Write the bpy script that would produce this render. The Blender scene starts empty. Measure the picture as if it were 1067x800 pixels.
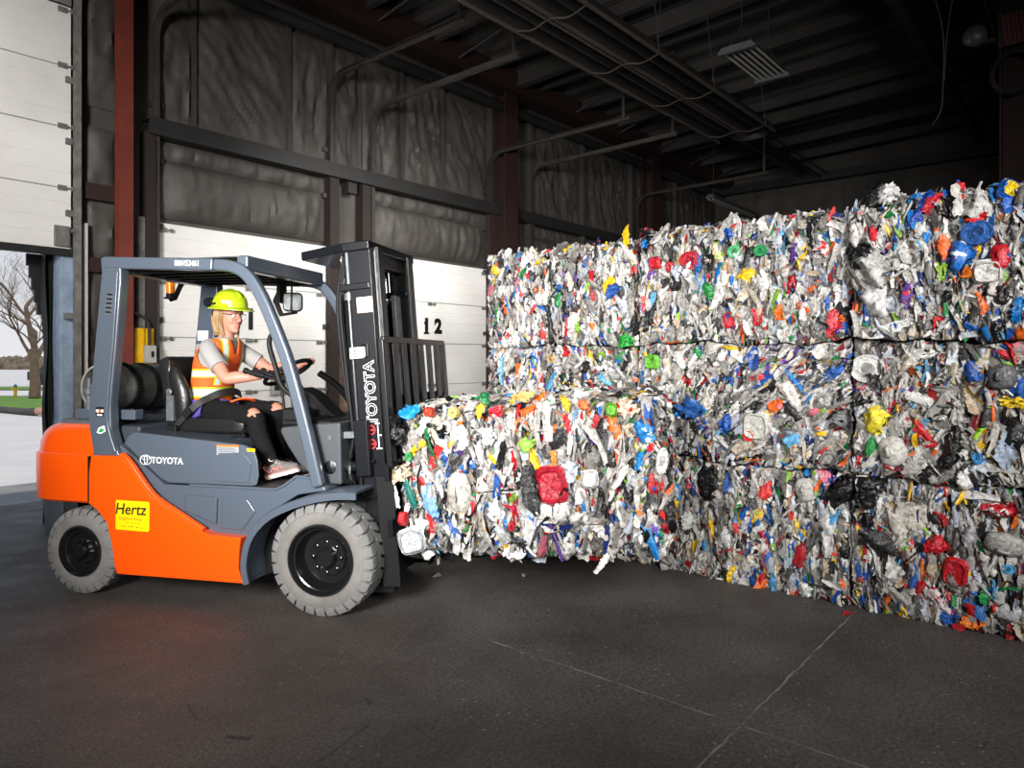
import bpy, bmesh, math, random
import numpy as np
from mathutils import Vector, Matrix, Quaternion, noise
PI = math.pi
random.seed(7)
C = bpy.context.scene.collection
SC = bpy.context.scene

def lin(r, g, b):
    def f(c):
        c /= 255.0
        return c / 12.92 if c <= 0.04045 else ((c + 0.055) / 1.055) ** 2.4
    return (f(r), f(g), f(b), 1.0)

def mat(name, col, rough=0.5, metal=0.0, var=None, var_scale=6.0, var_amt=0.5, bump=0.0, bump_scale=40.0,
        emit=None, emit_s=0.0, coat=0.0, stretch=None, detail=6.0, spec=0.5, alpha=1.0, trans=0.0):
    m = bpy.data.materials.new(name)
    m.use_nodes = True
    nt = m.node_tree; N = nt.nodes; L = nt.links
    b = N['Principled BSDF']
    b.inputs['Base Color'].default_value = col
    b.inputs['Roughness'].default_value = rough
    b.inputs['Metallic'].default_value = metal
    b.inputs['Coat Weight'].default_value = coat
    b.inputs['Coat Roughness'].default_value = 0.08
    b.inputs['Specular IOR Level'].default_value = spec
    if trans:
        b.inputs['Transmission Weight'].default_value = trans
    if emit:
        b.inputs['Emission Color'].default_value = emit
        b.inputs['Emission Strength'].default_value = emit_s
    tc = None
    if var is not None or bump:
        tc = N.new('ShaderNodeTexCoord'); out = tc.outputs['Object']
        if stretch:
            mp = N.new('ShaderNodeMapping'); mp.inputs['Scale'].default_value = stretch
            L.new(out, mp.inputs['Vector']); out = mp.outputs['Vector']
    if var is not None:
        n = N.new('ShaderNodeTexNoise'); n.inputs['Scale'].default_value = var_scale
        n.inputs['Detail'].default_value = detail; n.inputs['Roughness'].default_value = 0.65
        L.new(out, n.inputs['Vector'])
        r = N.new('ShaderNodeValToRGB')
        r.color_ramp.elements[0].position = 0.5 - 0.22 * (1 - var_amt) - 0.05
        r.color_ramp.elements[1].position = 0.5 + 0.22
        r.color_ramp.elements[0].color = col; r.color_ramp.elements[1].color = var
        L.new(n.outputs['Fac'], r.inputs['Fac'])
        L.new(r.outputs['Color'], b.inputs['Base Color'])
    if bump:
        n2 = N.new('ShaderNodeTexNoise'); n2.inputs['Scale'].default_value = bump_scale
        n2.inputs['Detail'].default_value = 5
        L.new(out, n2.inputs['Vector'])
        bp = N.new('ShaderNodeBump'); bp.inputs['Strength'].default_value = bump; bp.inputs['Distance'].default_value = 0.02
        L.new(n2.outputs['Fac'], bp.inputs['Height']); L.new(bp.outputs['Normal'], b.inputs['Normal'])
    return m

class MB:
    """collects shapes into one mesh; faces carry a material index"""
    def __init__(s):
        s.v = []; s.f = []; s.m = []; s.mi = 0
    def add(s, vs, fs, T=None):
        o = len(s.v)
        if T is not None:
            vs = [tuple(T @ Vector(v)) for v in vs]
        s.v += [tuple(v) for v in vs]
        for f in fs:
            s.f.append(tuple(i + o for i in f)); s.m.append(s.mi)
        return s
    def box(s, x0, x1, y0, y1, z0, z1, T=None):
        vs = [(x, y, z) for x in (x0, x1) for y in (y0, y1) for z in (z0, z1)]
        fs = [(0, 1, 3, 2), (4, 6, 7, 5), (0, 4, 5, 1), (2, 3, 7, 6), (0, 2, 6, 4), (1, 5, 7, 3)]
        return s.add(vs, fs, T)
    def prism(s, prof, y0, y1, T=None, axis='y'):
        n = len(prof)
        def P(a, b, c):
            return (a, c, b) if axis == 'y' else ((c, a, b) if axis == 'x' else (a, b, c))
        vs = [P(a, b, y0) for a, b in prof] + [P(a, b, y1) for a, b in prof]
        fs = [tuple(range(n)), tuple(range(2 * n - 1, n - 1, -1))]
        fs += [(i, i + n, (i + 1) % n + n, (i + 1) % n) for i in range(n)]
        return s.add(vs, fs, T)
    def loft(s, rings, cap=True, closed=False, T=None):
        n = len(rings[0]); vs = [p for r in rings for p in r]; fs = []
        R = len(rings)
        for i in range(R - (0 if closed else 1)):
            j = (i + 1) % R
            for k in range(n):
                k2 = (k + 1) % n
                fs.append((i * n + k, i * n + k2, j * n + k2, j * n + k))
        if cap and not closed:
            fs.append(tuple(range(n - 1, -1, -1))); fs.append(tuple((R - 1) * n + k for k in range(n)))
        return s.add(vs, fs, T)
    def sheet(s, rows, T=None):
        n = len(rows[0]); vs = [p for r in rows for p in r]
        fs = [(i * n + k, i * n + k + 1, (i + 1) * n + k + 1, (i + 1) * n + k) for i in range(len(rows) - 1) for k in range(n - 1)]
        return s.add(vs, fs, T)
    def tube(s, pts, r, n=10, closed=False, T=None, flat=1.0, up=None):
        pts = [Vector(p) for p in pts]; m = len(pts)
        rs = r if isinstance(r, (list, tuple)) else [r] * m
        rings = []; prev = None
        for i, p in enumerate(pts):
            if closed: t = (pts[(i + 1) % m] - pts[i - 1])
            else: t = pts[min(i + 1, m - 1)] - pts[max(i - 1, 0)]
            t.normalize()
            if prev is None:
                a = Vector(up) if up else (Vector((0, 0, 1)) if abs(t.z) < 0.9 else Vector((1, 0, 0)))
                u = t.cross(a).normalized()
            else:
                u = (prev - t * prev.dot(t)).normalized()
            w = t.cross(u); prev = u
            rings.append([tuple(p + (u * math.cos(2 * PI * k / n) + w * math.sin(2 * PI * k / n) * flat) * rs[i]) for k in range(n)])
        return s.loft(rings, cap=not closed, closed=closed, T=T)
    def lathe(s, prof, n=32, T=None, closed=False):
        """prof: (r, h) about local z"""
        rings = [[(r * math.cos(2 * PI * k / n), r * math.sin(2 * PI * k / n), h) for k in range(n)] for r, h in prof]
        return s.loft(rings, cap=not closed, closed=closed, T=T)
    def ball(s, c, r, n=16, T=None, rings=10):
        rx, ry, rz = r if isinstance(r, (tuple, list)) else (r, r, r)
        R = []
        for i in range(rings + 1):
            a = PI * i / rings; a = min(max(a, 0.02), PI - 0.02)
            R.append([(c[0] + rx * math.sin(a) * math.cos(2 * PI * k / n), c[1] + ry * math.sin(a) * math.sin(2 * PI * k / n), c[2] - rz * math.cos(a)) for k in range(n)])
        return s.loft(R, T=T)
    def text(s, body, size, T, extrude=0.0008, bold=0.0, align='CENTER', shear=0.0, outline=False, sx=1.0):
        cu = bpy.data.curves.new('t', 'FONT'); cu.body = body; cu.size = size; cu.extrude = extrude
        cu.align_x = align; cu.align_y = 'CENTER'; cu.offset = bold; cu.shear = shear; cu.resolution_u = 3
        o = bpy.data.objects.new('t', cu); C.objects.link(o)
        dg = bpy.context.evaluated_depsgraph_get()
        me = bpy.data.meshes.new_from_object(o.evaluated_get(dg))
        vs = [(v.co.x * sx, v.co.y, v.co.z) for v in me.vertices]; fs = [tuple(p.vertices) for p in me.polygons]
        bpy.data.objects.remove(o); bpy.data.curves.remove(cu); bpy.data.meshes.remove(me)
        return s.add(vs, fs, T)
    def mesh(s, name, mats):
        me = bpy.data.meshes.new(name)
        me.from_pydata(s.v, [], s.f)
        for m in (mats if isinstance(mats, (list, tuple)) else [mats]): me.materials.append(m)
        if any(s.m): me.polygons.foreach_set('material_index', s.m)
        bm = bmesh.new(); bm.from_mesh(me)
        bmesh.ops.recalc_face_normals(bm, faces=bm.faces); bm.to_mesh(me); bm.free()
        return me
    def build(s, name, mats, parent=None, smooth=35, bevel=0.0, seg=2, sub=0, loc=None, solid=0.0):
        me = s.mesh(name, mats)
        if smooth is not None:
            me.shade_smooth(); me.set_sharp_from_angle(angle=math.radians(smooth))
        o = bpy.data.objects.new(name, me); C.objects.link(o)
        if parent is not None: o.parent = parent
        if loc: o.location = loc
        if solid:
            md = o.modifiers.new('so', 'SOLIDIFY'); md.thickness = solid; md.offset = 0
        if bevel:
            md = o.modifiers.new('bv', 'BEVEL'); md.width = bevel; md.segments = seg
            md.limit_method = 'ANGLE'; md.angle_limit = math.radians(40); md.harden_normals = True
        if sub:
            md = o.modifiers.new('ss', 'SUBSURF'); md.levels = sub; md.render_levels = sub
        return o

def tag(o, label=None, cat=None, group=None, kind=None):
    if label: o['label'] = label
    if cat: o['category'] = cat
    if group: o['group'] = group
    if kind: o['kind'] = kind
    return o
def empty(name, loc, rz=0, label=None, cat=None, group=None):
    o = bpy.data.objects.new(name, None); C.objects.link(o)
    o.location = loc; o.rotation_euler = (0, 0, rz); o.empty_display_size = 0.1
    return tag(o, label, cat, group)
def struct(o):
    o['kind'] = 'structure'; return o
def TR(loc=(0, 0, 0), rx=0, ry=0, rz=0, s=1):
    return Matrix.Translation(loc) @ Matrix.Rotation(rz, 4, 'Z') @ Matrix.Rotation(ry, 4, 'Y') @ Matrix.Rotation(rx, 4, 'X') @ Matrix.Scale(s, 4)
def fr(o, x, y, z=None):
    """frame whose local x, y (and z) axes are the given vectors"""
    x = Vector(x).normalized(); y = Vector(y); y = (y - x * y.dot(x)).normalized(); z = x.cross(y)
    M = Matrix((x, y, z)).transposed().to_4x4(); M.translation = Vector(o); return M
def smoothpath(pts, n=6):
    P = [Vector(p) for p in pts]; out = []
    for i in range(len(P) - 1):
        p0 = P[max(i - 1, 0)]; p1 = P[i]; p2 = P[i + 1]; p3 = P[min(i + 2, len(P) - 1)]
        for k in range(n):
            t = k / n
            out.append(0.5 * ((2 * p1) + (p2 - p0) * t + (2 * p0 - 5 * p1 + 4 * p2 - p3) * t * t + (3 * p1 - p0 - 3 * p2 + p3) * t ** 3))
    out.append(P[-1]); return out
def fbm(x, y, z, o=4): return noise.fractal(Vector((x, y, z)), 1.0, 2.0, o)
# ---------------------------------------------------------------- materials of the building
M = {}
M['asphalt'] = None
def floor_material():
    m = bpy.data.materials.new('dark_sealed_floor'); m.use_nodes = True
    nt = m.node_tree; N = nt.nodes; L = nt.links; b = N['Principled BSDF']
    tc = N.new('ShaderNodeTexCoord')
    def noi(scale, det=6, rough=0.6):
        n = N.new('ShaderNodeTexNoise'); n.inputs['Scale'].default_value = scale
        n.inputs['Detail'].default_value = det; n.inputs['Roughness'].default_value = rough
        L.new(tc.outputs['Object'], n.inputs['Vector']); return n
    def ramp(src, p0, p1, c0, c1):
        r = N.new('ShaderNodeValToRGB'); r.color_ramp.elements[0].position = p0; r.color_ramp.elements[1].position = p1
        r.color_ramp.elements[0].color = c0; r.color_ramp.elements[1].color = c1
        L.new(src, r.inputs['Fac']); return r
    base = ramp(noi(1.1, 8, 0.62).outputs['Fac'], 0.33, 0.68, (0.052, 0.047, 0.0445, 1), (0.104, 0.094, 0.088, 1))
    fine = ramp(noi(55, 4).outputs['Fac'], 0.33, 0.70, (0.5, 0.5, 0.5, 1), (1.42, 1.40, 1.38, 1))
    mul = N.new('ShaderNodeMixRGB'); mul.blend_type = 'MULTIPLY'; mul.inputs['Fac'].default_value = 1
    L.new(base.outputs['Color'], mul.inputs[1]); L.new(fine.outputs['Color'], mul.inputs[2])
    # pale grit specks
    vo = N.new('ShaderNodeTexVoronoi'); vo.inputs['Scale'].default_value = 19; vo.inputs['Randomness'].default_value = 1
    L.new(tc.outputs['Object'], vo.inputs['Vector'])
    spk = ramp(vo.outputs['Distance'], 0.07, 0.16, (1, 1, 1, 1), (0, 0, 0, 1))
    gate = ramp(noi(3.0, 5).outputs['Fac'], 0.46, 0.58, (0, 0, 0, 1), (1, 1, 1, 1))
    g = N.new('ShaderNodeMath'); g.operation = 'MULTIPLY'
    L.new(spk.outputs['Color'], g.inputs[0]); L.new(gate.outputs['Color'], g.inputs[1])
    mx = N.new('ShaderNodeMixRGB'); mx.inputs[2].default_value = (0.22, 0.20, 0.185, 1)
    L.new(g.outputs[0], mx.inputs['Fac']); L.new(mul.outputs['Color'], mx.inputs[1])
    # rusty-brown stain near the truck and dark scuffs
    st = N.new('ShaderNodeVectorMath'); st.operation = 'DISTANCE'; st.inputs[1].default_value = (1.95, 3.6, 0)
    L.new(tc.outputs['Object'], st.inputs[0])
    ad = N.new('ShaderNodeMath'); ad.operation = 'ADD'
    nn = noi(2.6, 6); sc = N.new('ShaderNodeMath'); sc.operation = 'MULTIPLY'; sc.inputs[1].default_value = 1.6
    L.new(nn.outputs['Fac'], sc.inputs[0]); L.new(st.outputs['Value'], ad.inputs[0]); L.new(sc.outputs[0], ad.inputs[1])
    rust = ramp(ad.outputs[0], 0.9, 1.0, (0.32, 0.32, 0.32, 1), (0, 0, 0, 1))
    rust.color_ramp.elements[0].position = 0.75
    mpv = N.new('ShaderNodeMath'); mpv.operation = 'MULTIPLY'; mpv.inputs[1].default_value = 0.5
    L.new(ad.outputs[0], mpv.inputs[0]); L.new(mpv.outputs[0], rust.inputs['Fac'])
    m2 = N.new('ShaderNodeMixRGB'); m2.inputs[2].default_value = (0.085, 0.060, 0.048, 1)
    L.new(rust.outputs['Color'], m2.inputs['Fac']); L.new(mx.outputs['Color'], m2.inputs[1])
    L.new(m2.outputs['Color'], b.inputs['Base Color'])
    rr = ramp(noi(4, 5).outputs['Fac'], 0.3, 0.7, (0.5, 0.5, 0.5, 1), (0.72, 0.72, 0.72, 1))
    L.new(rr.outputs['Color'], b.inputs['Roughness']); b.inputs['Specular IOR Level'].default_value = 0.3
    bp = N.new('ShaderNodeBump'); bp.inputs['Strength'].default_value = 0.35; bp.inputs['Distance'].default_value = 0.01
    L.new(noi(70, 3).outputs['Fac'], bp.inputs['Height']); L.new(bp.outputs['Normal'], b.inputs['Normal'])
    return m
M['floor'] = floor_material()
M['joint'] = mat('floor_joint', (0.20, 0.18, 0.165, 1), 0.9, var=(0.06, 0.055, 0.052, 1), var_scale=9, var_amt=0.9)
M['scuff'] = mat('tyre_scuff', (0.030, 0.0275, 0.026, 1), 0.8, var=(0.045, 0.041, 0.039, 1), var_scale=30, var_amt=0.8, bump=0.3, bump_scale=60)
M['insul'] = mat('wrinkled_insulation_facing', (0.080, 0.072, 0.064, 1), 0.62, var=(0.048, 0.042, 0.037, 1), var_scale=2.4, bump=0.35, bump_scale=9)
M['insul_roof'] = mat('roof_insulation', (0.085, 0.082, 0.077, 1), 0.7, var=(0.065, 0.062, 0.059, 1), var_scale=1.6, bump=0.2, bump_scale=8)
M['jamb'] = mat('grimy_brown_jamb', lin(40, 27, 23), 0.7, var=lin(32, 26, 24), var_scale=5)
M['girt'] = mat('grey_steel_girt', (0.023, 0.022, 0.022, 1), 0.55, var=(0.016, 0.0155, 0.015, 1), var_scale=5)
M['purlin'] = mat('dark_primed_purlin', (0.040, 0.037, 0.035, 1), 0.7, var=(0.055, 0.05, 0.047, 1), var_scale=5)
M['redsteel'] = mat('red_oxide_steel', lin(118, 50, 36), 0.6, var=lin(92, 38, 28), var_scale=4, bump=0.08, bump_scale=30)
M['redsteel_dark'] = mat('dull_red_oxide_steel', lin(46, 22, 19), 0.75, var=lin(36, 18, 16), var_scale=4)  # darker version of the red oxide steel colour
M['track'] = mat('galvanised_track', lin(136, 134, 130), 0.5, 0.15, var=lin(88, 86, 84), var_scale=8)
M['track_dark'] = mat('dusty_track', lin(74, 70, 67), 0.5, 0.3, var=lin(58, 55, 52), var_scale=6)
M['bluepost'] = mat('blue_grey_painted_post', lin(158, 176, 198), 0.5, var=lin(120, 138, 158), var_scale=7, bump=0.15, bump_scale=20)
M['rubber'] = mat('black_rubber', (0.012, 0.012, 0.012, 1), 0.6, bump=0.2, bump_scale=15)
M['yellow'] = mat('safety_yellow', lin(236, 184, 8), 0.45, var=lin(205, 150, 6), var_scale=8)
M['greybox'] = mat('grey_electrical_box', lin(165, 163, 160), 0.45)
M['black'] = mat('black_paint', (0.008, 0.008, 0.008, 1), 0.45)
M['white_lamp'] = mat('unlit_lamp_tube', lin(150, 148, 142), 0.4)
M['fixture'] = mat('grey_fixture_housing', lin(88, 90, 95), 0.45, 0.2)
M['heater'] = mat('dusty_aluminium_reflector', (0.028, 0.025, 0.023, 1), 0.5, 0.3, var=(0.02, 0.018, 0.017, 1), var_scale=3)
M['heater_edge'] = mat('reflector_rim', (0.075, 0.066, 0.06, 1), 0.5, 0.3)
def door_material():
    m = bpy.data.materials.new('white_door_skin'); m.use_nodes = True
    nt = m.node_tree; N = nt.nodes; L = nt.links; b = N['Principled BSDF']
    tc = N.new('ShaderNodeTexCoord')
    n = N.new('ShaderNodeTexNoise'); n.inputs['Scale'].default_value = 1.3; n.inputs['Detail'].default_value = 6
    L.new(tc.outputs['Object'], n.inputs['Vector'])
    r = N.new('ShaderNodeValToRGB'); r.color_ramp.elements[0].position = 0.35; r.color_ramp.elements[1].position = 0.65
    r.color_ramp.elements[0].color = lin(222, 219, 214); r.color_ramp.elements[1].color = lin(236, 234, 230)
    L.new(n.outputs['Fac'], r.inputs['Fac']); L.new(r.outputs['Color'], b.inputs['Base Color'])
    b.inputs['Roughness'].default_value = 0.45
    n2 = N.new('ShaderNodeTexNoise'); n2.inputs['Scale'].default_value = 220; L.new(tc.outputs['Object'], n2.inputs['Vector'])
    bp = N.new('ShaderNodeBump'); bp.inputs['Strength'].default_value = 0.08; L.new(n2.outputs['Fac'], bp.inputs['Height'])
    L.new(bp.outputs['Normal'], b.inputs['Normal'])
    return m
M['door'] = door_material()
M['doorseam'] = mat('door_seam', lin(150, 146, 140), 0.6)
M['numeral'] = mat('black_stencil_paint', (0.006, 0.006, 0.006, 1), 0.5)

WY = 7.9           # inner face of the dock wall
FX = 17.6          # far end wall
NX, NY = -7.0, -12.0
EAVE = 6.0
def roofz(y): return EAVE + 0.30 + 0.045 * (WY - y)

# ---------------------------------------------------------------- floor
b = MB()
b.add([(NX, NY, 0), (FX, NY, 0), (FX, 9.35, 0), (NX, 9.35, 0), (NX, NY, -0.2), (FX, NY, -0.2), (FX, 9.35, -0.2), (NX, 9.35, -0.2)],
      [(0, 1, 2, 3), (7, 6, 5, 4), (0, 4, 5, 1), (1, 5, 6, 2), (2, 6, 7, 3), (3, 7, 4, 0)])
struct(b.build('floor', M['floor'], smooth=None))
b = MB()
STAINS = ((1.68, 2.42, 2.00, 2.50, 0.006), (2.16, 2.72, 2.13, 2.64, 0.012), (1.55, 2.89, 1.61, 2.79, 0.014), (2.00, 2.50, 1.90, 2.56, 0.004), (1.58, 3.29, 1.54, 3.12, 0.005))
def strip(x0, y0, x1, y1, w, seed, gap=0.0):
    n = 60; rr = random.Random(seed); rows = []
    d = Vector((x1 - x0, y1 - y0, 0)); p = Vector((-d.y, d.x, 0)).normalized()
    for i in range(n + 1):
        c = Vector((x0, y0, 0.0012)) + d * i / n; ww = w * rr.uniform(0.35, 1.3)
        o = p * rr.uniform(-0.004, 0.004)
        rows.append([tuple(c + o - p * ww), tuple(c + o + p * ww)])
    b.sheet(rows)
strip(1.2, 1.24, 4.9, 1.26, 0.006, 3); strip(3.05, -1.5, 3.05, 2.75, 0.006, 4)
struct(b.build('trim_1', M['joint'], smooth=None))
b = MB()
for (x0, y0, x1, y1, w) in STAINS:
    strip(x0, y0, x1, y1, w, 9)
struct(b.build('trim_2', M['scuff'], smooth=None))

# ---------------------------------------------------------------- dock wall with its openings
DOORS = {'left': (0.12, 2.62, 3.1), 'a': (3.40, 5.58, 3.08), 'b': (6.24, 8.68, 3.08), 'c': (9.75, 13.5, 3.08)}
def wall_with_openings():
    b = MB()
    x = NX
    for k in ('left', 'a', 'b', 'c'):
        x0, x1, h = DOORS[k]
        b.box(x, x0, WY, WY + 0.28, 0, EAVE + 0.6); b.box(x0, x1, WY, WY + 0.28, h, EAVE + 0.6); x = x1
    b.box(x, FX, WY, WY + 0.28, 0, EAVE + 0.6)
    return b
struct(wall_with_openings().build('wall_dock', M['insul'], smooth=None))

def quilt(name, x0, x1, z0, z1, y, seed, amp=0.05, pillow=0.0, sag=0.0, step=0.04, diag=0.0, parent=None):
    """wrinkled insulation facing between steel members: real relief"""
    nx = max(4, int((x1 - x0) / step)); nz = max(4, int((z1 - z0) / step)); rows = []
    for j in range(nz + 1):
        r = []
        for i in range(nx + 1):
            u, v = i / nx, j / nz; X = x0 + (x1 - x0) * u; Z = z0 + (z1 - z0) * v
            e = min(1, 8 * min(u, 1 - u, v, 1 - v))
            c = 0.8 * (u - 0.1) + diag * (1 - v) ** 2
            w = abs(fbm((X - diag * (z1 - Z) * 0.9) * 5.0 + seed, Z * 1.2, seed * 3.1)) * 1.2
            w += 0.5 * abs(fbm(X * 9 + seed, Z * 8, seed)) - 0.42 * (1 - abs(noise.noise(Vector(((X - diag * (z1 - Z) * 1.2) * 9 + seed, Z * 1.6 + seed, 2.0))))) ** 5
            d = amp * (0.75 - w) * e + pillow * math.sin(PI * min(max(v, 0), 1)) ** 0.6 * min(1, 6 * min(u, 1 - u))
            r.append((X, y - d, Z))
        rows.append(r)
    return struct(MB().sheet(rows).build(name, M['insul'], smooth=60))
k = 3
def q(*a, **kw):
    global k
    quilt('wall_dock_panel', *a, **kw); k += 1
for i, (x0, x1, dg) in enumerate(((3.42, 3.82, 0), (3.86, 5.02, 0.8), (5.06, 5.66, 0), (5.7, 6.1, 0.2), (6.2, 6.85, 0), (6.95, 7.7, 0.2), (7.74, 8.7, 0.5), (8.9, 9.7, 0), (9.9, 11.4, 0.3), (11.5, 13.2, 0.2), (13.3, 15.2, 0.3), (15.3, 17.5, 0.2), (2.74, 3.02, 0), (-3.2, -0.1, 0.3))):
    q(x0, x1, 4.15, 5.72, WY - 0.03, 11 + i * 7.3, diag=dg, amp=0.055)
for i, (x0, x1) in enumerate(((3.36, 5.62), (6.22, 8.75), (9.7, 13.6))):
    q(x0, x1, 3.76, 3.96, WY - 0.03, 51 + i * 3.3, amp=0.05, pillow=0.03)
    q(x0, x1, 3.13, 3.76, WY - 0.02, 71 + i * 5.3, amp=0.05, pillow=0.12)
for i, (z0, z1) in enumerate(((0.1, 1.3), (1.45, 2.5), (2.62, 3.2), (3.35, 3.95))):
    q(2.74, 3.02, z0, z1, WY - 0.03, 91 + i * 4, amp=0.05, pillow=0.02)
    q(8.95, 9.6, z0, z1, WY - 0.03, 191 + i * 4, amp=0.05, pillow=0.02)
    q(13.7, 17.5, z0, z1, WY - 0.03, 391 + i * 4, amp=0.05, pillow=0.02)
# girts, battens, eave beam and eave pipe
n_tr = [2]
def trim(bm_, m, bevel=0.0):
    n_tr[0] += 1
    return struct(bm_.build('trim_%d' % n_tr[0], m, smooth=30, bevel=bevel))
def channel(x0, x1, z0, z1, depth=0.2, t=0.02):
    b = MB(); y1 = WY - 0.005; y0 = y1 - depth
    b.prism([(y1, z0), (y0, z0), (y0, z1), (y1, z1), (y1, z1 - t), (y0 + t, z1 - t), (y0 + t, z0 + t), (y1, z0 + t)], x0, x1, axis='x'); return b
trim(channel(3.3, 17.55, 3.97, 4.15), M['girt'])
trim(channel(-3.2, 2.66, 5.75, 5.93), M['girt'])
trim(channel(2.72, 3.04, 3.2, 3.36, 0.12), M['redsteel_dark']); trim(channel(2.72, 3.04, 1.3, 1.45, 0.12), M['girt'])
trim(channel(2.72, 3.04, 2.48, 2.62, 0.12), M['redsteel_dark'])
for x in (3.84, 5.04, 5.68, 6.9, 7.72):
    trim(MB().box(x - 0.022, x + 0.022, WY - 0.075, WY, 4.15, 5.75), M['purlin'])
for x in (8.8, 9.82, 11.45, 13.25, 15.25): trim(MB().box(x - 0.05, x + 0.05, WY - 0.12, WY, 3.2, 5.75), M['purlin'])
# jamb pairs between doors A and B (brown, weathered)
for x0, x1 in ((5.58, 5.72), (6.10, 6.24), (8.68, 8.78), (3.28, 3.38)):
    trim(MB().box(x0, x1, WY - 0.16, WY, 0, 4.0), M['jamb'])
M['brick'] = M.get('brick') or mat('stained_board', lin(88, 60, 46), 0.8, var=lin(128, 116, 100), var_scale=9, bump=0.4, bump_scale=12, var_amt=0.8)
trim(MB().box(5.72, 6.10, WY - 0.05, WY, 0, 3.1), M['brick'])
b = MB().tube([(-6, WY - 0.28, 5.72), (17.4, WY - 0.28, 5.72)], 0.075, 14)
for x in range(-5, 17, 2): b.tube([(x, WY - 0.28, 5.72), (x, WY - 0.28, 6.2)], 0.008, 6)
tag(b.build('sprinkler_pipe', M['girt']), 'long dark pipe running along the top of the dock wall under the eave', 'pipe')
trim(MB().box(-6.9, 17.5, WY - 0.55, WY - 0.22, 5.92, 6.26), M['redsteel_dark'], 0.01)
# red columns along the wall
def wall_column(x, y, m, w=0.22, d=0.25, h=6.1, name='trim'):
    b = MB(); t = 0.018
    b.box(x - w / 2, x + w / 2, y - d / 2, y - d / 2 + t, 0, h); b.box(x - w / 2, x + w / 2, y + d / 2 - t, y + d / 2, 0, h)
    b.box(x - t / 2, x + t / 2, y - d / 2 + t, y + d / 2 - t, 0, h)
    b.box(x - w / 2 - 0.05, x + w / 2 + 0.05, y - d / 2 - 0.05, y + d / 2 + 0.05, 0, 0.02)
    return trim(b, m)
wall_column(3.03, 7.66, M['redsteel'], 0.14, 0.10); wall_column(8.92, 7.62, M['redsteel_dark'], 0.34); wall_column(13.72, 7.6, M['redsteel_dark'], 0.4)
wall_column(-2.8, 7.62, M['redsteel_dark'])
# ---------------------------------------------------------------- far, near and side walls, ceiling
struct(MB().box(FX, FX + 0.25, NY, WY + 0.28, 0, 7.4).build('wall_far', M['insul'], smooth=None))
for i in range(7):
    quilt('wall_far_panel', 0, 1, 0, 1, 0, i) if False else None
def quilt_x(y0, y1, z0, z1, seed):
    rows = []; ny = int((y1 - y0) / 0.09); nz = int((z1 - z0) / 0.09)
    for j in range(nz + 1):
        rows.append([(FX - 0.03 - 0.05 * (0.75 - 1.2 * abs(fbm((y0 + (y1 - y0) * i / ny) * 4 + seed, z0 + (z1 - z0) * j / nz, seed))) * min(1, 8 * min(i / ny, 1 - i / ny, j / nz, 1 - j / nz)),
                      y0 + (y1 - y0) * i / ny, z0 + (z1 - z0) * j / nz) for i in range(ny + 1)])
    return struct(MB().sheet(rows).build('wall_far_panel', M['insul'], smooth=60))
for i in range(8):
    y1 = WY - 0.1 - i * 1.55
    quilt_x(y1 - 1.48, y1, 4.2, 5.75, 300 + i * 9)
    quilt_x(y1 - 1.48, y1, 2.2, 3.95, 400 + i * 9)
trim(MB().box(FX - 0.2, FX, NY, WY, 3.98, 4.16), M['girt']); trim(MB().box(FX - 0.25, FX, NY, WY, 5.78, 5.98), M['girt'])
struct(MB().box(NX - 0.25, NX, NY, WY + 0.28, 0, 7.4).build('wall_rear', M['insul'], smooth=None))
struct(MB().box(NX, FX, NY - 0.25, NY, 0, 7.6).build('wall_near', M['insul'], smooth=None))
b = MB(); rows = []
n = 220
prof = []
for i in range(n + 1):
    x = NX + (FX - NX) * i / n
    prof.append((x, 0.03 if (i // 2) % 2 else 0.0))
for (y) in (NY, WY + 0.3):
    rows.append([(x, y, roofz(y) + dz) for x, dz in prof])
b.sheet(rows)
b.sheet([[(x, y, roofz(y) + 0.2 + dz) for x, dz in ((NX, 0), (FX, 0))] for y in (NY, WY + 0.3)])
struct(b.build('ceiling', M['insul_roof'], smooth=None))
# purlins along Y... and deep beams along X
def ibeam_y(x, y0, y1, h, w, m, dz=0.0, lip=0.012):
    b = MB()
    for (a0, a1, c0, c1) in ((-w / 2, w / 2, -h, -h + lip), (-lip / 2, lip / 2, -h, 0), (-w / 2, w / 2, -lip, 0)):
        vs = []
        for y in (y0, y1):
            z = roofz(y) - 0.02 + dz
            vs += [(x + a0, y, z + c0), (x + a1, y, z + c0), (x + a1, y, z + c1), (x + a0, y, z + c1)]
        b.add(vs, [(0, 1, 2, 3), (7, 6, 5, 4), (0, 4, 5, 1), (1, 5, 6, 2), (2, 6, 7, 3), (3, 7, 4, 0)])
    return trim(b, m)
for i in range(13):
    ibeam_y(2.2 + 1.22 * i, NY, WY - 0.2, 0.2, 0.09, M['purlin'])
for x, m in ((3.14, M['purlin']), (8.92, M['purlin']), (13.72, M['purlin'])):
    ibeam_y(x, NY, WY - 0.2, 0.30, 0.14, m, -0.02)
for y in (5.6, 2.1, -1.4, -4.9):
    z = roofz(y) - 0.3
    b = MB().box(NX, FX - 0.1, y - 0.06, y + 0.06, z - 0.012, z).box(NX, FX - 0.1, y - 0.006, y + 0.006, z - 0.2, z).box(NX, FX - 0.1, y - 0.06, y + 0.06, z - 0.212, z - 0.2)
    trim(b, M['purlin'])
for (y, z, r) in ((5.2, 5.85, 0.03), (5.35, 5.87, 0.018), (5.05, 5.9, 0.018), (1.2, 6.0, 0.035), (-0.6, 5.9, 0.03)):
    trim(MB().tube([(NX, y, z), (FX - 0.2, y, z)], r, 8), M['girt'])
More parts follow.
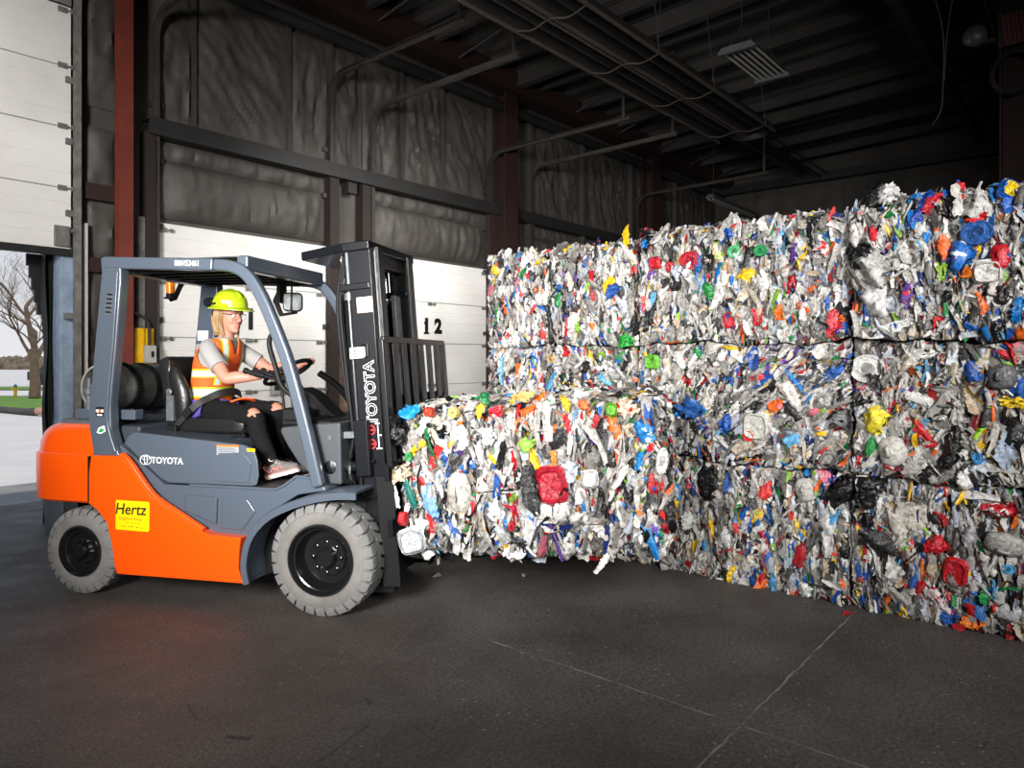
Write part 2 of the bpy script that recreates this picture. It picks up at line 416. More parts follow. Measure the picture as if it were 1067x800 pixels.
for i in range(11):    # diagonal sag rods and flange braces
    x = 1.5 + i * 1.5
    trim(MB().tube([(x, WY - 0.35, 5.95), (x + 0.25, 6.7, 6.32)], 0.02, 6), M['girt'])
trim(MB().tube([(5.4, 5.6, 5.85), (6.1, 5.6, 6.2)], 0.035, 4).tube([(5.9, 5.6, 5.6), (5.9, 5.6, 6.2)], 0.03, 4), M['girt'])

# ---------------------------------------------------------------- sectional doors
def sectional_door(name, x0, x1, y, z0, z1, sections, rib=0.152, seed=1, ext=0.045):
    """stacked insulated sections with pressed ribs (grooves cut into the skin)"""
    b = MB(); h = (z1 - z0) / sections
    for s in range(sections):
        a = z0 + s * h; n = max(1, round(h / rib)); pr = [(y + ext, a + 0.003), (y, a + 0.006)]
        for i in range(1, n):
            zz = a + h * i / n; pr += [(y, zz - 0.006), (y + 0.004, zz - 0.002), (y + 0.004, zz + 0.002), (y, zz + 0.006)]
        pr += [(y, a + h - 0.006), (y + ext, a + h - 0.003)]
        b.prism(pr, x0, x1, axis='x')
    b.mi = 1
    for s in range(1, sections):
        b.box(x0 + 0.01, x1 - 0.01, y + 0.012, y + 0.03, z0 + s * h - 0.004, z0 + s * h + 0.004)
    return struct(b.build(name, [M['door'], M['doorseam']], smooth=None))
def door_hw(door, items, m=None):
    for nm, bm_, mm in items:
        bm_.build(nm, mm, door, bevel=0.0)
def track(door, x, y, ztop, reach, side, m, r=0.28, z0=0.05):
    """vertical track, quarter bend, horizontal run back into the hall"""
    b = MB(); pts = [(x, y, z0), (x, y, ztop - r)]
    for i in range(1, 9):
        a = PI / 2 * i / 8
        pts.append((x, y - r + r * math.cos(a), ztop - r + r * math.sin(a)))
    pts.append((x, y - reach, ztop + 0.03))
    # thin U channel
    w, d = 0.028, 0.03
    rings = []
    for i, p in enumerate(pts):
        t = (Vector(pts[min(i + 1, len(pts) - 1)]) - Vector(pts[max(i - 1, 0)])).normalized()
        nrm = Vector((1, 0, 0)).cross(t)
        sec = [(-w, -d), (w, -d), (w, -d + 0.006), (-w + 0.006, -d + 0.006), (-w + 0.006, d - 0.006), (w, d - 0.006), (w, d), (-w, d)]
        rings.append([tuple(Vector(p) + Vector((1, 0, 0)) * a * side + nrm * c) for a, c in sec])
    b.loft(rings)
    b.build('door_track', m, door, smooth=40)
    b = MB()
    for zz in (0.9, 2.0, 3.0, 3.7, 4.3):
        if zz < ztop - 0.3: b.box(x - 0.03, x + 0.09 * side, y + 0.02, WY - 0.001, zz, zz + 0.06)
    b.box(x - 0.012, x + 0.012, y - reach + 0.05, y - reach + 0.09, ztop + 0.03, roofz(y - reach) - 0.2)
    b.build('track_bracket', m, door, smooth=None)
def roller(door, x, y, zs, m):
    for z in zs:
        b = MB().box(x - 0.045, x + 0.03, y - 0.02, y - 0.003, z - 0.025, z + 0.025)
        b.tube([(x - 0.05, y - 0.02, z), (x + 0.09, y - 0.02, z)], 0.008, 8).lathe([(0.022, -0.01), (0.022, 0.01)], 12, TR((x + 0.08, y - 0.02, z), ry=PI / 2))
        b.build('hinge', m, door, smooth=30)
dY = WY - 0.06
# door A (behind the driver), shut
dA = sectional_door('door_1', *DOORS['a'][:2], dY, 0.0, 3.08, 5, seed=2)
track(dA, 3.40, dY - 0.05, 5.28, 2.4, 1, M['track_dark']); track(dA, 5.62, dY - 0.05, 5.28, 2.4, -1, M['track_dark'])
roller(dA, 3.5, dY, (0.6, 1.22, 1.83, 2.44, 3.0), M['track']); roller(dA, 5.48, dY, (0.6, 1.22, 1.83, 2.44), M['track'])
roller(dA, 4.5, dY, (1.22, 1.83, 2.44), M['track'])
b = MB().box(4.78, 5.0, dY - 0.03, dY - 0.002, 1.18, 1.52); b.mi = 1; b.box(4.82, 4.96, dY - 0.036, dY - 0.03, 1.23, 1.47)
b.build('door_window', [M['greybox'], M['rubber']], dA, smooth=None)
b = MB().text('1', 0.34, fr((4.52, dY - 0.004, 2.07), (1, 0, 0), (0, 0, 1)), bold=0.012)
b.build('door_number', M['numeral'], dA, smooth=None)
# door B with the stencilled number
dB = sectional_door('door_2', *DOORS['b'][:2], dY, 0.0, 3.08, 5, seed=3)
track(dB, 6.30, dY - 0.05, 5.05, 2.6, 1, M['track_dark']); track(dB, 8.70, dY - 0.05, 4.95, 2.6, -1, M['track_dark'])
roller(dB, 8.62, dY, (0.6, 1.22, 1.83, 2.44, 3.0), M['track']); roller(dB, 6.34, dY, (0.6, 1.22, 1.83, 2.44), M['track'])
roller(dB, 7.43, dY, (0.6, 1.22, 2.44), M['track'])
b = MB().text('1', 0.29, fr((7.36, dY - 0.004, 2.10), (1, 0, 0), (0, 0, 1)), bold=0.018, sx=1.0)
b.box(7.305, 7.415, dY - 0.006, dY - 0.003, 1.985, 2.012)
b.prism([(7.305, 2.155), (7.36, 2.205), (7.36, 2.165), (7.32, 2.128)], dY - 0.006, dY - 0.003)
b.text('2', 0.29, fr((7.60, dY - 0.004, 2.10), (1, 0, 0), (0, 0, 1)), bold=0.018, sx=1.0)
b.mi = 1   # stencil bridges: gaps of door colour across the numerals
b.build('door_number', [M['numeral'], M['door']], dB, smooth=None)
# door C behind the stack
dC = sectional_door('door_3', *DOORS['c'][:2], dY, 0.0, 3.08, 5, seed=4)
track(dC, 9.78, dY - 0.05, 4.95, 2.8, 1, M['track_dark']); track(dC, 13.45, dY - 0.05, 5.1, 2.8, -1, M['track_dark'])
# raised door at the left, open to the yard
x0, x1, _ = DOORS['left']
dL = sectional_door('door_4', x0 - 0.02, x1 - 0.02, dY - 0.02, 2.68, 5.05, 4, seed=5)
pts = []
b = MB(); R = 0.6; yy = dY - 0.02
rows_o = []
for i in range(9):
    a = PI / 2 * i / 8 * 0.9
    rows_o.append([(x0 - 0.02, yy - R + R * math.cos(a), 5.06 + R * math.sin(a)), (x1 - 0.02, yy - R + R * math.cos(a), 5.06 + R * math.sin(a))])
rows_o.append([(x0 - 0.02, yy - 2.2, 5.06 + R + 0.06), (x1 - 0.02, yy - 2.2, 5.06 + R + 0.06)])
b.sheet(rows_o)
b.build('door_top_section', M['door'], dL, smooth=40, solid=0.03)
MB().box(x0 - 0.02, x1 - 0.02, yy - 0.01, yy + 0.06, 2.615, 2.68).build('bottom_seal', M['rubber'], dL, smooth=None)
track(dL, x1 + 0.02, dY - 0.07, 5.62, 2.6, -1, M['track'], r=0.6)
roller(dL, x1 - 0.09, yy, (2.86, 3.27, 3.87, 4.46, 5.0), M['track'])
MB().box(x1 - 0.17, x1 - 0.04, yy - 0.035, yy - 0.003, 2.70, 2.90).build('corner_bracket', M['track'], dL, bevel=0.004)
# jamb of the open doorway: blue-grey post, steel channel, black curtain
trim(MB().box(2.53, 2.645, WY - 0.03, WY + 0.27, 0, 2.72), M['bluepost'], 0.006)
b = MB().box(2.645, 2.71, WY - 0.10, WY - 0.005, 0, 4.6); trim(b, M['track_dark'], 0.004)
b = MB().box(2.71, 2.73, WY - 0.15, WY - 0.005, 0, 2.95); trim(b, mat('pale_track_lip', lin(196, 192, 186), 0.4, 0.2), 0.003)
b = MB(); rows = []
for j in range(26):
    z = 2.72 * j / 25 ; rows.append([(2.53 - 0.085 * i / 6 + 0.012 * math.sin(z * 5 + i), WY + 0.20 + 0.05 * math.sin(i * 1.9 + z * 0.7), z) for i in range(7)])
b.sheet(rows)
tag(b.build('dock_curtain', M['rubber'], solid=0.012), 'black rubber curtain hanging beside the open doorway post', 'curtain')
b = MB()
for i in range(5): b.box(2.33 + 0.022 * i, 2.53, WY + 0.285 - 0.006 * i, WY + 0.31, 2.65 - 0.12 * (i + 1), 2.65 - 0.12 * i)
tag(b.build('dock_flap', M['rubber'], smooth=None), 'stepped black rubber flap at the top corner of the open doorway', 'flap')

# ---------------------------------------------------------------- fittings on the dock wall
b0 = empty('control_station', (3.245, 7.72, 1.35), 0, 'yellow backplate with small grey control box beside the red column', 'control box')
MB().box(-0.10, 0.0, -0.03, 0.05, -0.25, 0.58).box(0.0, 0.10, -0.01, 0.05, -0.25, 0.58).build('backplate', M['yellow'], b0, bevel=0.004)
MB().box(-0.02, 0.09, -0.10, -0.03, 0.22, 0.40).build('control_box', M['greybox'], b0, bevel=0.006)
MB().box(0.035, 0.06, -0.108, -0.10, 0.28, 0.34).build('switch', M['black'], b0, smooth=None)
MB().tube(smoothpath([(0.03, -0.06, 0.40), (0.03, -0.06, 0.50), (0.02, -0.05, 0.64), (-0.08, -0.05, 0.72), (-0.22, -0.08, 0.74)], 6), 0.014, 8).build('cable', M['rubber'], b0)
MB().box(-0.03, 0.05, 0.05, 0.12, -1.34, 1.75).build('conduit', M['track'], b0, bevel=0.01)
b = MB().tube([(5.95, WY - 0.1, 3.95), (5.95, WY - 0.1, 4.9)], 0.012, 6).box(5.88, 6.02, WY - 0.14, WY - 0.06, 3.82, 3.97)
tag(b.build('junction_box', M['girt'], smooth=30), 'small dark junction box and conduit between the two shut white doors', 'junction box')  # a junction box with its conduit

# ---------------------------------------------------------------- hanging fittings
h0 = empty('tube_heater', (7.5, 4.22, 5.0), 0, 'long dark radiant tube heater hung under the roof', 'heater')
for s, nm in ((-0.23, 'reflector'), (0.23, 'reflector')):
    rows = []
    for x in (-3.6, 3.0):
        rows.append([(x, s + a, c) for a, c in ((-0.2, -0.05), (-0.19, 0.0), (-0.1, 0.12), (0.1, 0.12), (0.19, 0.0), (0.2, -0.05))])
    MB().sheet(rows).build('reflector', M['heater'], h0, smooth=None, solid=0.006)
    MB().tube([(-3.55, s, 0.02), (2.95, s, 0.02)], 0.05, 12).build('burner_tube', M['heater'], h0)
    for t in (-0.2, 0.2):
        MB().box(-3.6, 3.0, s + t - 0.012, s + t + 0.012, -0.075, -0.045).build('rim', M['heater_edge'], h0, smooth=None)
for x in (-3.2, -1.9, -0.5, 0.9, 2.6):
    MB().tube(smoothpath([(x, -0.45, -0.06), (x + 0.05, -0.2, -0.09), (x, 0, -0.07), (x + 0.04, 0.25, -0.09), (x, 0.45, -0.05)], 4), 0.009, 6).build('hanger', M['track_dark'], h0)
    MB().tube([(x, -0.44, -0.05), (x, -0.3, roofz(4) - 5.2)], 0.005, 5).tube([(x, 0.44, -0.05), (x, 0.3, roofz(4) - 5.2)], 0.005, 5).build('chain', M['track_dark'], h0)
MB().tube(smoothpath([(2.95, -0.23, 0.02), (3.2, -0.2, 0.02), (3.28, 0, 0.02), (3.2, 0.2, 0.02), (2.95, 0.23, 0.02)], 5), 0.05, 10).build('return_bend', M['heater_edge'], h0)

l0 = empty('high_bay_light', (8.18, 3.18, 5.0), 0, 'unlit grey six tube light fixture hung on a chain under the roof', 'ceiling light')
MB().prism([(-0.21, 0), (-0.21, 0.03), (-0.16, 0.075), (0.16, 0.075), (0.21, 0.03), (0.21, 0)], -0.56, -0.50, axis='x').build('end_cap', M['fixture'], l0, smooth=None)
MB().prism([(-0.21, 0), (-0.21, 0.03), (-0.16, 0.075), (0.16, 0.075), (0.21, 0.03), (0.21, 0)], 0.50, 0.55, axis='x').build('end_cap', M['fixture'], l0, smooth=None)
rows = []
for x in (-0.5, 0.5):
    r = []
    for i in range(25): r.append((x, -0.2 + 0.4 * i / 24, 0.05 + 0.018 * abs(math.sin(PI * i / 4))))
    rows.append(r)
MB().sheet(rows).build('reflector', M['heater_edge'], l0, smooth=None, solid=0.004)
for i in range(6):
    y = -0.167 + 0.0667 * i
    MB().tube([(-0.5, y, 0.035), (0.5, y, 0.035)], 0.0135, 10).build('lamp_tube', M['white_lamp'], l0)
for x in (-0.45, 0.45):
    b = MB().tube([(x, -0.15, 0.07), (x * 0.9, 0, 0.35), (x, 0.15, 0.07)], 0.004, 5).tube([(x * 0.9, 0, 0.35), (x * 0.88, 0, 1.4)], 0.006, 6)
    b.build('hanging_wire', M['track_dark'], l0)
s0 = empty('strip_light', (15.4, 6.5, 5.0), 0, 'long narrow grey strip light hung near the far corner', 'ceiling light')
MB().prism([(-0.1, 0), (-0.06, 0.08), (0.06, 0.08), (0.1, 0)], -1.2, 1.2, axis='x').build('housing', M['fixture'], s0, smooth=None)
for y in (-0.045, 0.045): MB().tube([(-1.15, y, -0.015), (1.15, y, -0.015)], 0.018, 8).build('lamp_tube', M['white_lamp'], s0)
for x in (-1, 1): MB().tube([(x, 0, 0.08), (x, 0, 1.2)], 0.006, 5).build('hanging_wire', M['track_dark'], s0)
# interior red column at the right with its sign, coil, lamp and the dangling cord
c0 = wall_column(9.62, 0.80, M['redsteel_dark'], 0.32, 0.32, 6.5)
b = MB().box(9.62 - 0.17, 9.62 - 0.161, 0.63, 0.97, 5.02, 5.38)
b.mi = 1
for i in range(7):
    b.prism([(0.64 + 0.04 * i, 5.03), (0.66 + 0.04 * i, 5.03), (0.70 + 0.04 * i, 5.37), (0.68 + 0.04 * i, 5.37)], 9.62 - 0.173, 9.62 - 0.17, axis='x')
tag(b.build('warning_plate', [M['girt'], M['redsteel']], smooth=None), 'hatched red and grey plate strapped to the right-hand red column', 'sign')
b = MB()
for i in range(4):
    b.tube([(9.42 + 0.012 * i, 0.82 + (0.19 + 0.01 * i) * math.cos(a), 4.72 + (0.21 + 0.008 * i) * math.sin(a)) for a in [2 * PI * j / 28 for j in range(28)]], 0.012, 6, closed=True)
tag(b.build('cable_coil', M['rubber']), 'coil of black cable hung on the right-hand red column', 'cable')
g0 = empty('alarm_bell', (9.40, 1.18, 5.2), 0, 'small round grey bell bracketed off the right-hand red column', 'bell')
MB().lathe([(0.001, 0.07), (0.06, 0.06), (0.11, 0.02), (0.12, 0)], 20, TR((0, 0, 0), ry=-PI / 2)).build('gong', M['fixture'], g0)
MB().tube([(0.02, 0, 0), (0.12, -0.1, -0.04), (0.2, -0.3, -0.04)], 0.025, 8).box(0.0, 0.1, -0.12, 0.02, -0.1, -0.03).build('bracket', M['track_dark'], g0)
b = MB().tube(smoothpath([(8.6, 1.45, 6.3), (8.6, 1.46, 5.6), (8.6, 1.36, 5.0), (8.6, 1.36, 4.45), (8.6, 1.38, 4.2), (8.58, 1.46, 4.05)], 6), 0.008, 6)
b.tube(smoothpath([(8.6, 1.22, 6.3), (8.6, 1.24, 5.6), (8.6, 1.32, 5.0), (8.6, 1.35, 4.5)], 6), 0.008, 6)
tag(b.build('hanging_cord', M['track_dark']), 'thin looped cord dangling from the roof left of the right-hand column', 'cord')

# ---------------------------------------------------------------- the yard outside
M['concrete'] = mat('pale_yard_concrete', lin(224, 216, 210), 0.85, var=lin(204, 197, 191), var_scale=0.6, bump=0.1, bump_scale=20)
M['grey_strip'] = mat('mid_grey_concrete', lin(120, 117, 114), 0.7, var=lin(150, 147, 143), var_scale=1.2, var_amt=0.8)
M['grass'] = mat('spring_grass', lin(112, 146, 48), 0.9, var=lin(80, 118, 36), var_scale=2, bump=0.5, bump_scale=30)
M['bark'] = mat('grey_brown_bark', lin(128, 106, 86), 0.9, var=lin(92, 74, 60), var_scale=6, bump=0.4, bump_scale=12)
M['kerb'] = mat('dark_timber_kerb', lin(90, 86, 82), 0.85, var=lin(60, 58, 55), var_scale=3)
M['brush'] = mat('dry_scrub', lin(142, 124, 104), 0.95, var=lin(104, 90, 72), var_scale=1.5)
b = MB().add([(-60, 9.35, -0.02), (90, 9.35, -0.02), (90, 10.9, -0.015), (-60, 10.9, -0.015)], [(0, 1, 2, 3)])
struct(b.build('trim_90', M['grey_strip'], smooth=None))  # mid-grey strip of ground between the dark floor and the pale yard
b = MB().add([(-60, 10.9, -0.02), (90, 10.9, -0.02), (150, 160, -0.02), (-60, 160, -0.02)], [(0, 1, 2, 3)])
struct(b.build('floor_yard', M['concrete'], smooth=None))
def gpos(px, py):   # a spot on the yard seen through the doorway
    a = (px - 533.5) / 747.0; d = 1.6 * 747.0 / (py - 375.0); r = a * d; A = math.radians(40)
    return Vector((r * math.sin(A) + d * math.cos(A), -r * math.cos(A) + d * math.sin(A), 0))
b = MB()
c = [gpos(-60, 425), gpos(80, 427), gpos(80, 414), gpos(-60, 412)]
nx_, ny_ = 40, 14; rows = []
for j in range(ny_ + 1):
    rows.append([tuple((c[0].lerp(c[1], i / nx_)).lerp(c[3].lerp(c[2], i / nx_), j / ny_) + Vector((0, 0, 0.03))) for i in range(nx_ + 1)])
b.sheet(rows); rows = []
c = [gpos(-60, 406.0), gpos(80, 406.5), gpos(80, 403.2), gpos(-60, 403)]
for j in range(3): rows.append([tuple((c[0].lerp(c[1], i / 20)).lerp(c[3].lerp(c[2], i / 20), j / 2) + Vector((0, 0, 0.03))) for i in range(21)])
b.sheet(rows)
tag(b.build('lawn', M['grass'], smooth=None), kind='stuff'); 
bpy.data.objects['lawn']['label'] = 'strips of short green grass beyond the open doorway'; bpy.data.objects['lawn']['category'] = 'grass'
b = MB(); p = [gpos(x, y) + Vector((0, 0, 0.08)) for x, y in ((-40, 427.5), (-10, 428.5), (10, 430), (25, 431.5), (38, 432.5))]
b.tube(smoothpath(p, 4), 0.10, 8)
tag(b.build('kerb_log', M['kerb']), 'dark timber kerb at the edge of the grass outside', 'kerb')
b = MB().tube([gpos(39.5, 432.6) + Vector((0, 0, 0.12)), gpos(60, 434) + Vector((0, 0, 0.12))], 0.11, 8)
tag(b.build('kerb_block', mat('faded_orange_block', lin(214, 130, 96), 0.8, var=lin(190, 160, 140), var_scale=3)), 'faded orange block at the right end of the dark kerb', 'kerb')
# hydrant
hp = gpos(16, 414.5) + Vector((0, 0, 0.032)); hs = 0.45
h0 = empty('fire_hydrant', tuple(hp), 0, 'yellow fire hydrant with a blue cap on the grass outside', 'fire hydrant')
MB().lathe([(0.2 * hs, 0), (0.2 * hs, 0.08 * hs), (0.14 * hs, 0.1 * hs), (0.14 * hs, 0.85 * hs), (0.18 * hs, 0.88 * hs), (0.18 * hs, 0.95 * hs)], 16).build('barrel', M['yellow'], h0)
MB().lathe([(0.17 * hs, 0.95 * hs), (0.17 * hs, 1.0 * hs), (0.13 * hs, 1.12 * hs), (0.04 * hs, 1.2 * hs), (0.04 * hs, 1.26 * hs)], 16).build('bonnet', mat('hydrant_blue', lin(40, 90, 130), 0.5), h0)
MB().tube([(-0.3 * hs, 0, 0.7 * hs), (0.3 * hs, 0, 0.7 * hs)], 0.07 * hs, 10).build('nozzle', M['yellow'], h0)
# bare tree
def tree(name, base, h, seed, label, trunk_r=0.28, lean=(0, 0)):
    rr = random.Random(seed); b = MB(); tw = MB()
    def grow(p, d, L, r, lev):
        pts = [p]; q_ = p.copy(); dd = d.copy(); n = 4 if lev < 3 else 3
        for i in range(n):
            dd = (dd + Vector((rr.gauss(0, 0.13), rr.gauss(0, 0.13), rr.gauss(0.03, 0.08)))).normalized(); q_ = q_ + dd * L / n; pts.append(q_.copy())
        tgt = b if lev < 3 else tw
        tgt.tube(pts, [r * (1 - 0.42 * i / n) for i in range(n + 1)], 8 if lev < 2 else (5 if lev < 4 else 3))
        if lev >= 7: return
        kids = (4 if lev == 0 else rr.choice((2, 3, 3))) if lev < 5 else 3
        for c_ in range(kids):
            t = 1.0 if c_ == 0 else rr.uniform(0.45, 1.0)
            i0 = min(int(t * n), n); a = rr.uniform(0, 2 * PI)
            ax = Vector((math.cos(a), math.sin(a), 0.25)); k_ = rr.uniform(0.45, 0.85)
            nd = (dd * (1 - 0.25 * k_) + ax * k_).normalized()
            grow(pts[i0], nd, L * rr.uniform(0.66, 0.88), r * 0.52 * (0.9 if c_ else 1.1), lev + 1)
    root = empty(name, tuple(base), 0, label, 'tree')
    grow(Vector((0, 0, 0)), Vector((lean[0], lean[1], 1)).normalized(), h * 0.19, trunk_r, 0)
    b.build('trunk', M['bark'], root); t = tw.build('twigs', M['bark'], root); t['kind'] = 'stuff'
    return root
tree('bare_tree', gpos(36, 415.5) + Vector((0, 0, 0.032)), 11.0, 21, 'bare leafless tree with a thick trunk on the grass outside', 0.23)
# scrub line, road-side car, far hedge
rr = random.Random(5); b = MB()
for i in range(420):
    px = rr.uniform(-60, 70); d = rr.uniform(120, 150); a = (px - 533.5) / 747; A = math.radians(40); r = a * d
    x, y = r * math.sin(A) + d * math.cos(A), -r * math.cos(A) + d * math.sin(A)
    hh = rr.uniform(0.6, 1.8)
    b.ball((x, y, hh * 0.4), (rr.uniform(0.5, 1.1), rr.uniform(0.5, 1.1), hh), 7, rings=5)
o = tag(b.build('dry_bush', M['brush'], smooth=None), 'line of dry brown scrub on the skyline outside', 'bush', kind='stuff')
cp = gpos(72, 400.5)
c0 = empty('parked_car', tuple(cp), math.radians(-50), 'dark car parked on the road far outside the doorway', 'car')
MB().prism([(-2.2, 0.3), (-2.2, 0.85), (-1.5, 0.95), (-1.0, 1.45), (0.7, 1.45), (1.3, 0.95), (2.1, 0.82), (2.2, 0.35)], -0.85, 0.85).build('body', mat('dark_car_paint', lin(48, 56, 64), 0.25), c0, bevel=0.06)
for x in (-1.35, 1.35):
    for y in (-0.8, 0.8): MB().lathe([(0.2, -0.1), (0.33, -0.1), (0.33, 0.1), (0.2, 0.1)], 16, TR((x, y, 0.33), rx=PI / 2)).build('wheel', M['rubber'], c0)
MB().prism([(-1.35, 0.98), (-0.95, 1.38), (0.62, 1.38), (1.1, 0.98)], -0.86, 0.86).build('window_band', mat('car_glass', (0.02, 0.025, 0.03, 1), 0.1), c0)
# ---------------------------------------------------------------- bales of pressed plastic
def scrap_material():
    m = bpy.data.materials.new('pressed_plastic_scrap'); m.use_nodes = True
    nt = m.node_tree; N = nt.nodes; L = nt.links; b = N['Principled BSDF']
    a = N.new('ShaderNodeAttribute'); a.attribute_name = 'Col'
    a2 = N.new('ShaderNodeAttribute'); a2.attribute_name = 'Print'
    tc = N.new('ShaderNodeTexCoord')
    n = N.new('ShaderNodeTexNoise'); n.inputs['Scale'].default_value = 19; n.inputs['Detail'].default_value = 3
    L.new(tc.outputs['Object'], n.inputs['Vector'])
    r = N.new('ShaderNodeValToRGB'); r.color_ramp.elements[0].position = 0.60; r.color_ramp.elements[1].position = 0.625
    L.new(n.outputs['Fac'], r.inputs['Fac'])
    mx = N.new('ShaderNodeMixRGB'); L.new(r.outputs['Color'], mx.inputs['Fac'])
    L.new(a.outputs['Color'], mx.inputs[1]); L.new(a2.outputs['Color'], mx.inputs[2])
    # grime
    n3 = N.new('ShaderNodeTexNoise'); n3.inputs['Scale'].default_value = 45; n3.inputs['Detail'].default_value = 4
    L.new(tc.outputs['Object'], n3.inputs['Vector'])
    r3 = N.new('ShaderNodeValToRGB'); r3.color_ramp.elements[0].position = 0.36; r3.color_ramp.elements[1].position = 0.55
    r3.color_ramp.elements[0].color = (0.60, 0.57, 0.54, 1); r3.color_ramp.elements[1].color = (1, 1, 1, 1)
    L.new(n3.outputs['Fac'], r3.inputs['Fac'])
    mu = N.new('ShaderNodeMixRGB'); mu.blend_type = 'MULTIPLY'; mu.inputs['Fac'].default_value = 1
    L.new(mx.outputs['Color'], mu.inputs[1]); L.new(r3.outputs['Color'], mu.inputs[2])
    L.new(mu.outputs['Color'], b.inputs['Base Color'])
    b.inputs['Roughness'].default_value = 0.27
    n2 = N.new('ShaderNodeTexNoise'); n2.inputs['Scale'].default_value = 48; n2.inputs['Detail'].default_value = 4
    n2.inputs['Distortion'].default_value = 1.2
    L.new(tc.outputs['Object'], n2.inputs['Vector'])
    bp = N.new('ShaderNodeBump'); bp.inputs['Strength'].default_value = 0.75; bp.inputs['Distance'].default_value = 0.012
    L.new(n2.outputs['Fac'], bp.inputs['Height']); L.new(bp.outputs['Normal'], b.inputs['Normal'])
    return m
M['scrap'] = scrap_material()
M['core'] = mat('dark_bale_core', (0.10, 0.095, 0.09, 1), 0.7, var=(0.26, 0.25, 0.24, 1), var_scale=22, bump=0.8, bump_scale=26, var_amt=0.8)
def L3(r, g, b): return lin(r, g, b)[:3]
PAL_SAT = [(L3(30, 90, 178), 20), (L3(20, 120, 200), 10), (L3(90, 165, 215), 8), (L3(190, 28, 40), 20), (L3(215, 55, 55), 8), (L3(236, 190, 30), 11), (L3(232, 105, 30), 11),
           (L3(30, 135, 70), 10), (L3(130, 185, 50), 6), (L3(95, 60, 150), 5), (L3(120, 25, 35), 4), (L3(225, 120, 140), 3), (L3(25, 45, 105), 7)]
PAL_NEU = [(L3(228, 227, 225), 20), (L3(208, 206, 202), 28), (L3(184, 181, 177), 28), (L3(158, 155, 151), 24), (L3(126, 123, 119), 16), (L3(204, 192, 172), 9),
           (L3(190, 172, 146), 4), (L3(205, 212, 222), 8), (L3(96, 94, 92), 6), (L3(62, 61, 61), 8), (L3(38, 38, 40), 9), (L3(20, 20, 22), 7), (L3(170, 178, 192), 5)]
def picker(pal):
    c = np.array([p[0] for p in pal]); w = np.array([p[1] for p in pal], float); w /= w.sum(); return c, w
SATC, SATW = picker(PAL_SAT); NEUC, NEUW = picker(PAL_NEU)

def colours(rng, n, sat):
    s = rng.random(n) < sat
    c = np.where(s[:, None], SATC[rng.choice(len(SATC), n, p=SATW)], NEUC[rng.choice(len(NEUC), n, p=NEUW)])
    c = np.clip(c * rng.uniform(0.68, 0.97, (n, 1)), 0, 0.92)
    p = SATC[rng.choice(len(SATC), n, p=SATW)]
    whites = NEUC[rng.choice(3, n)]
    p = np.where(s[:, None] & (rng.random(n) < 0.4)[:, None], whites, p)
    keep = rng.random(n) < 0.82
    p = np.where(keep[:, None], c * 0.93, p)
    return c, p

NU, NV = 7, 5
_q = []
for i in range(NU - 1):
    for j in range(NV - 1): _q.append((i * NV + j, i * NV + j + 1, (i + 1) * NV + j + 1, (i + 1) * NV + j))
QUADS = np.array(_q)
def grid(nu, nv): return np.array([(i * nv + j, i * nv + j + 1, (i + 1) * nv + j + 1, (i + 1) * nv + j) for i in range(nu - 1) for j in range(nv - 1)])
FINE = grid(15, 10)
def strips(rng, n, Ls, Ws, NU=NU, NV=NV, crumple=1.0):
    """n crumpled pieces: (n, NU*NV, 3) in (along, across, outward)"""
    t = np.linspace(-1, 1, NU)[None, :, None]; s = np.linspace(-1, 1, NV)[None, None, :]
    R = lambda *sh: rng.standard_normal((n,) + sh)
    e0 = rng.uniform(0.15, 1.0, (n, 1, 1)); e1 = rng.uniform(0.15, 1.0, (n, 1, 1)); mid = rng.uniform(0.8, 1.2, (n, 1, 1))
    prof = mid * (1 - t * t) + (e0 * (1 - t) / 2 + e1 * (1 + t) / 2) * t * t
    prof = prof * (1 + 0.17 * R(NU, 1))
    L = Ls[:, None, None] / 2; W = Ws[:, None, None] / 2
    x = L * t * (1 + 0.0 * s) + 0.10 * W * R(NU, NV)
    skew = rng.uniform(-0.5, 0.5, (n, 1, 1)); bend = rng.uniform(-0.25, 0.25, (n, 1, 1))
    y = W * prof * s + skew * W * t + bend * L * t * t + 0.07 * W * R(NU, NV)
    bowL = rng.uniform(-0.05, 0.30, (n, 1, 1)); bowW = rng.uniform(-0.35, 0.75, (n, 1, 1))
    z = -bowL * L * t * t - bowW * W * s * s
    fold = rng.uniform(0, 2 * np.pi, (n, 1, 1)); fr_ = rng.uniform(1.5, 4.0, (n, 1, 1)); fa = rng.uniform(0.0, 0.30, (n, 1, 1))
    z = z + fa * W * np.sin(fr_ * s + fold + 1.2 * t * rng.uniform(-1, 1, (n, 1, 1)))
    for q in range(2 if NU < 10 else 5):   # sharp creases in odd directions
        a = rng.uniform(0, np.pi, (n, 1, 1)); k = rng.uniform(2.0, 5.5, (n, 1, 1))
        z = z + crumple * rng.uniform(0.03, 0.16, (n, 1, 1)) * W * (np.abs(np.sin(k * (np.cos(a) * t * L / (W + 1e-6) * 0.5 + np.sin(a) * s) + rng.uniform(0, 6, (n, 1, 1)))) - 0.5)
    z = z + 0.09 * min(1, 7.0 / NU) * W * R(NU, NV) + rng.uniform(-0.4, 0.4, (n, 1, 1)) * W * t * s
    y = y + 0 * z; x = x + 0 * z
    return np.stack([x, y, z], -1).reshape(n, NU * NV, 3)

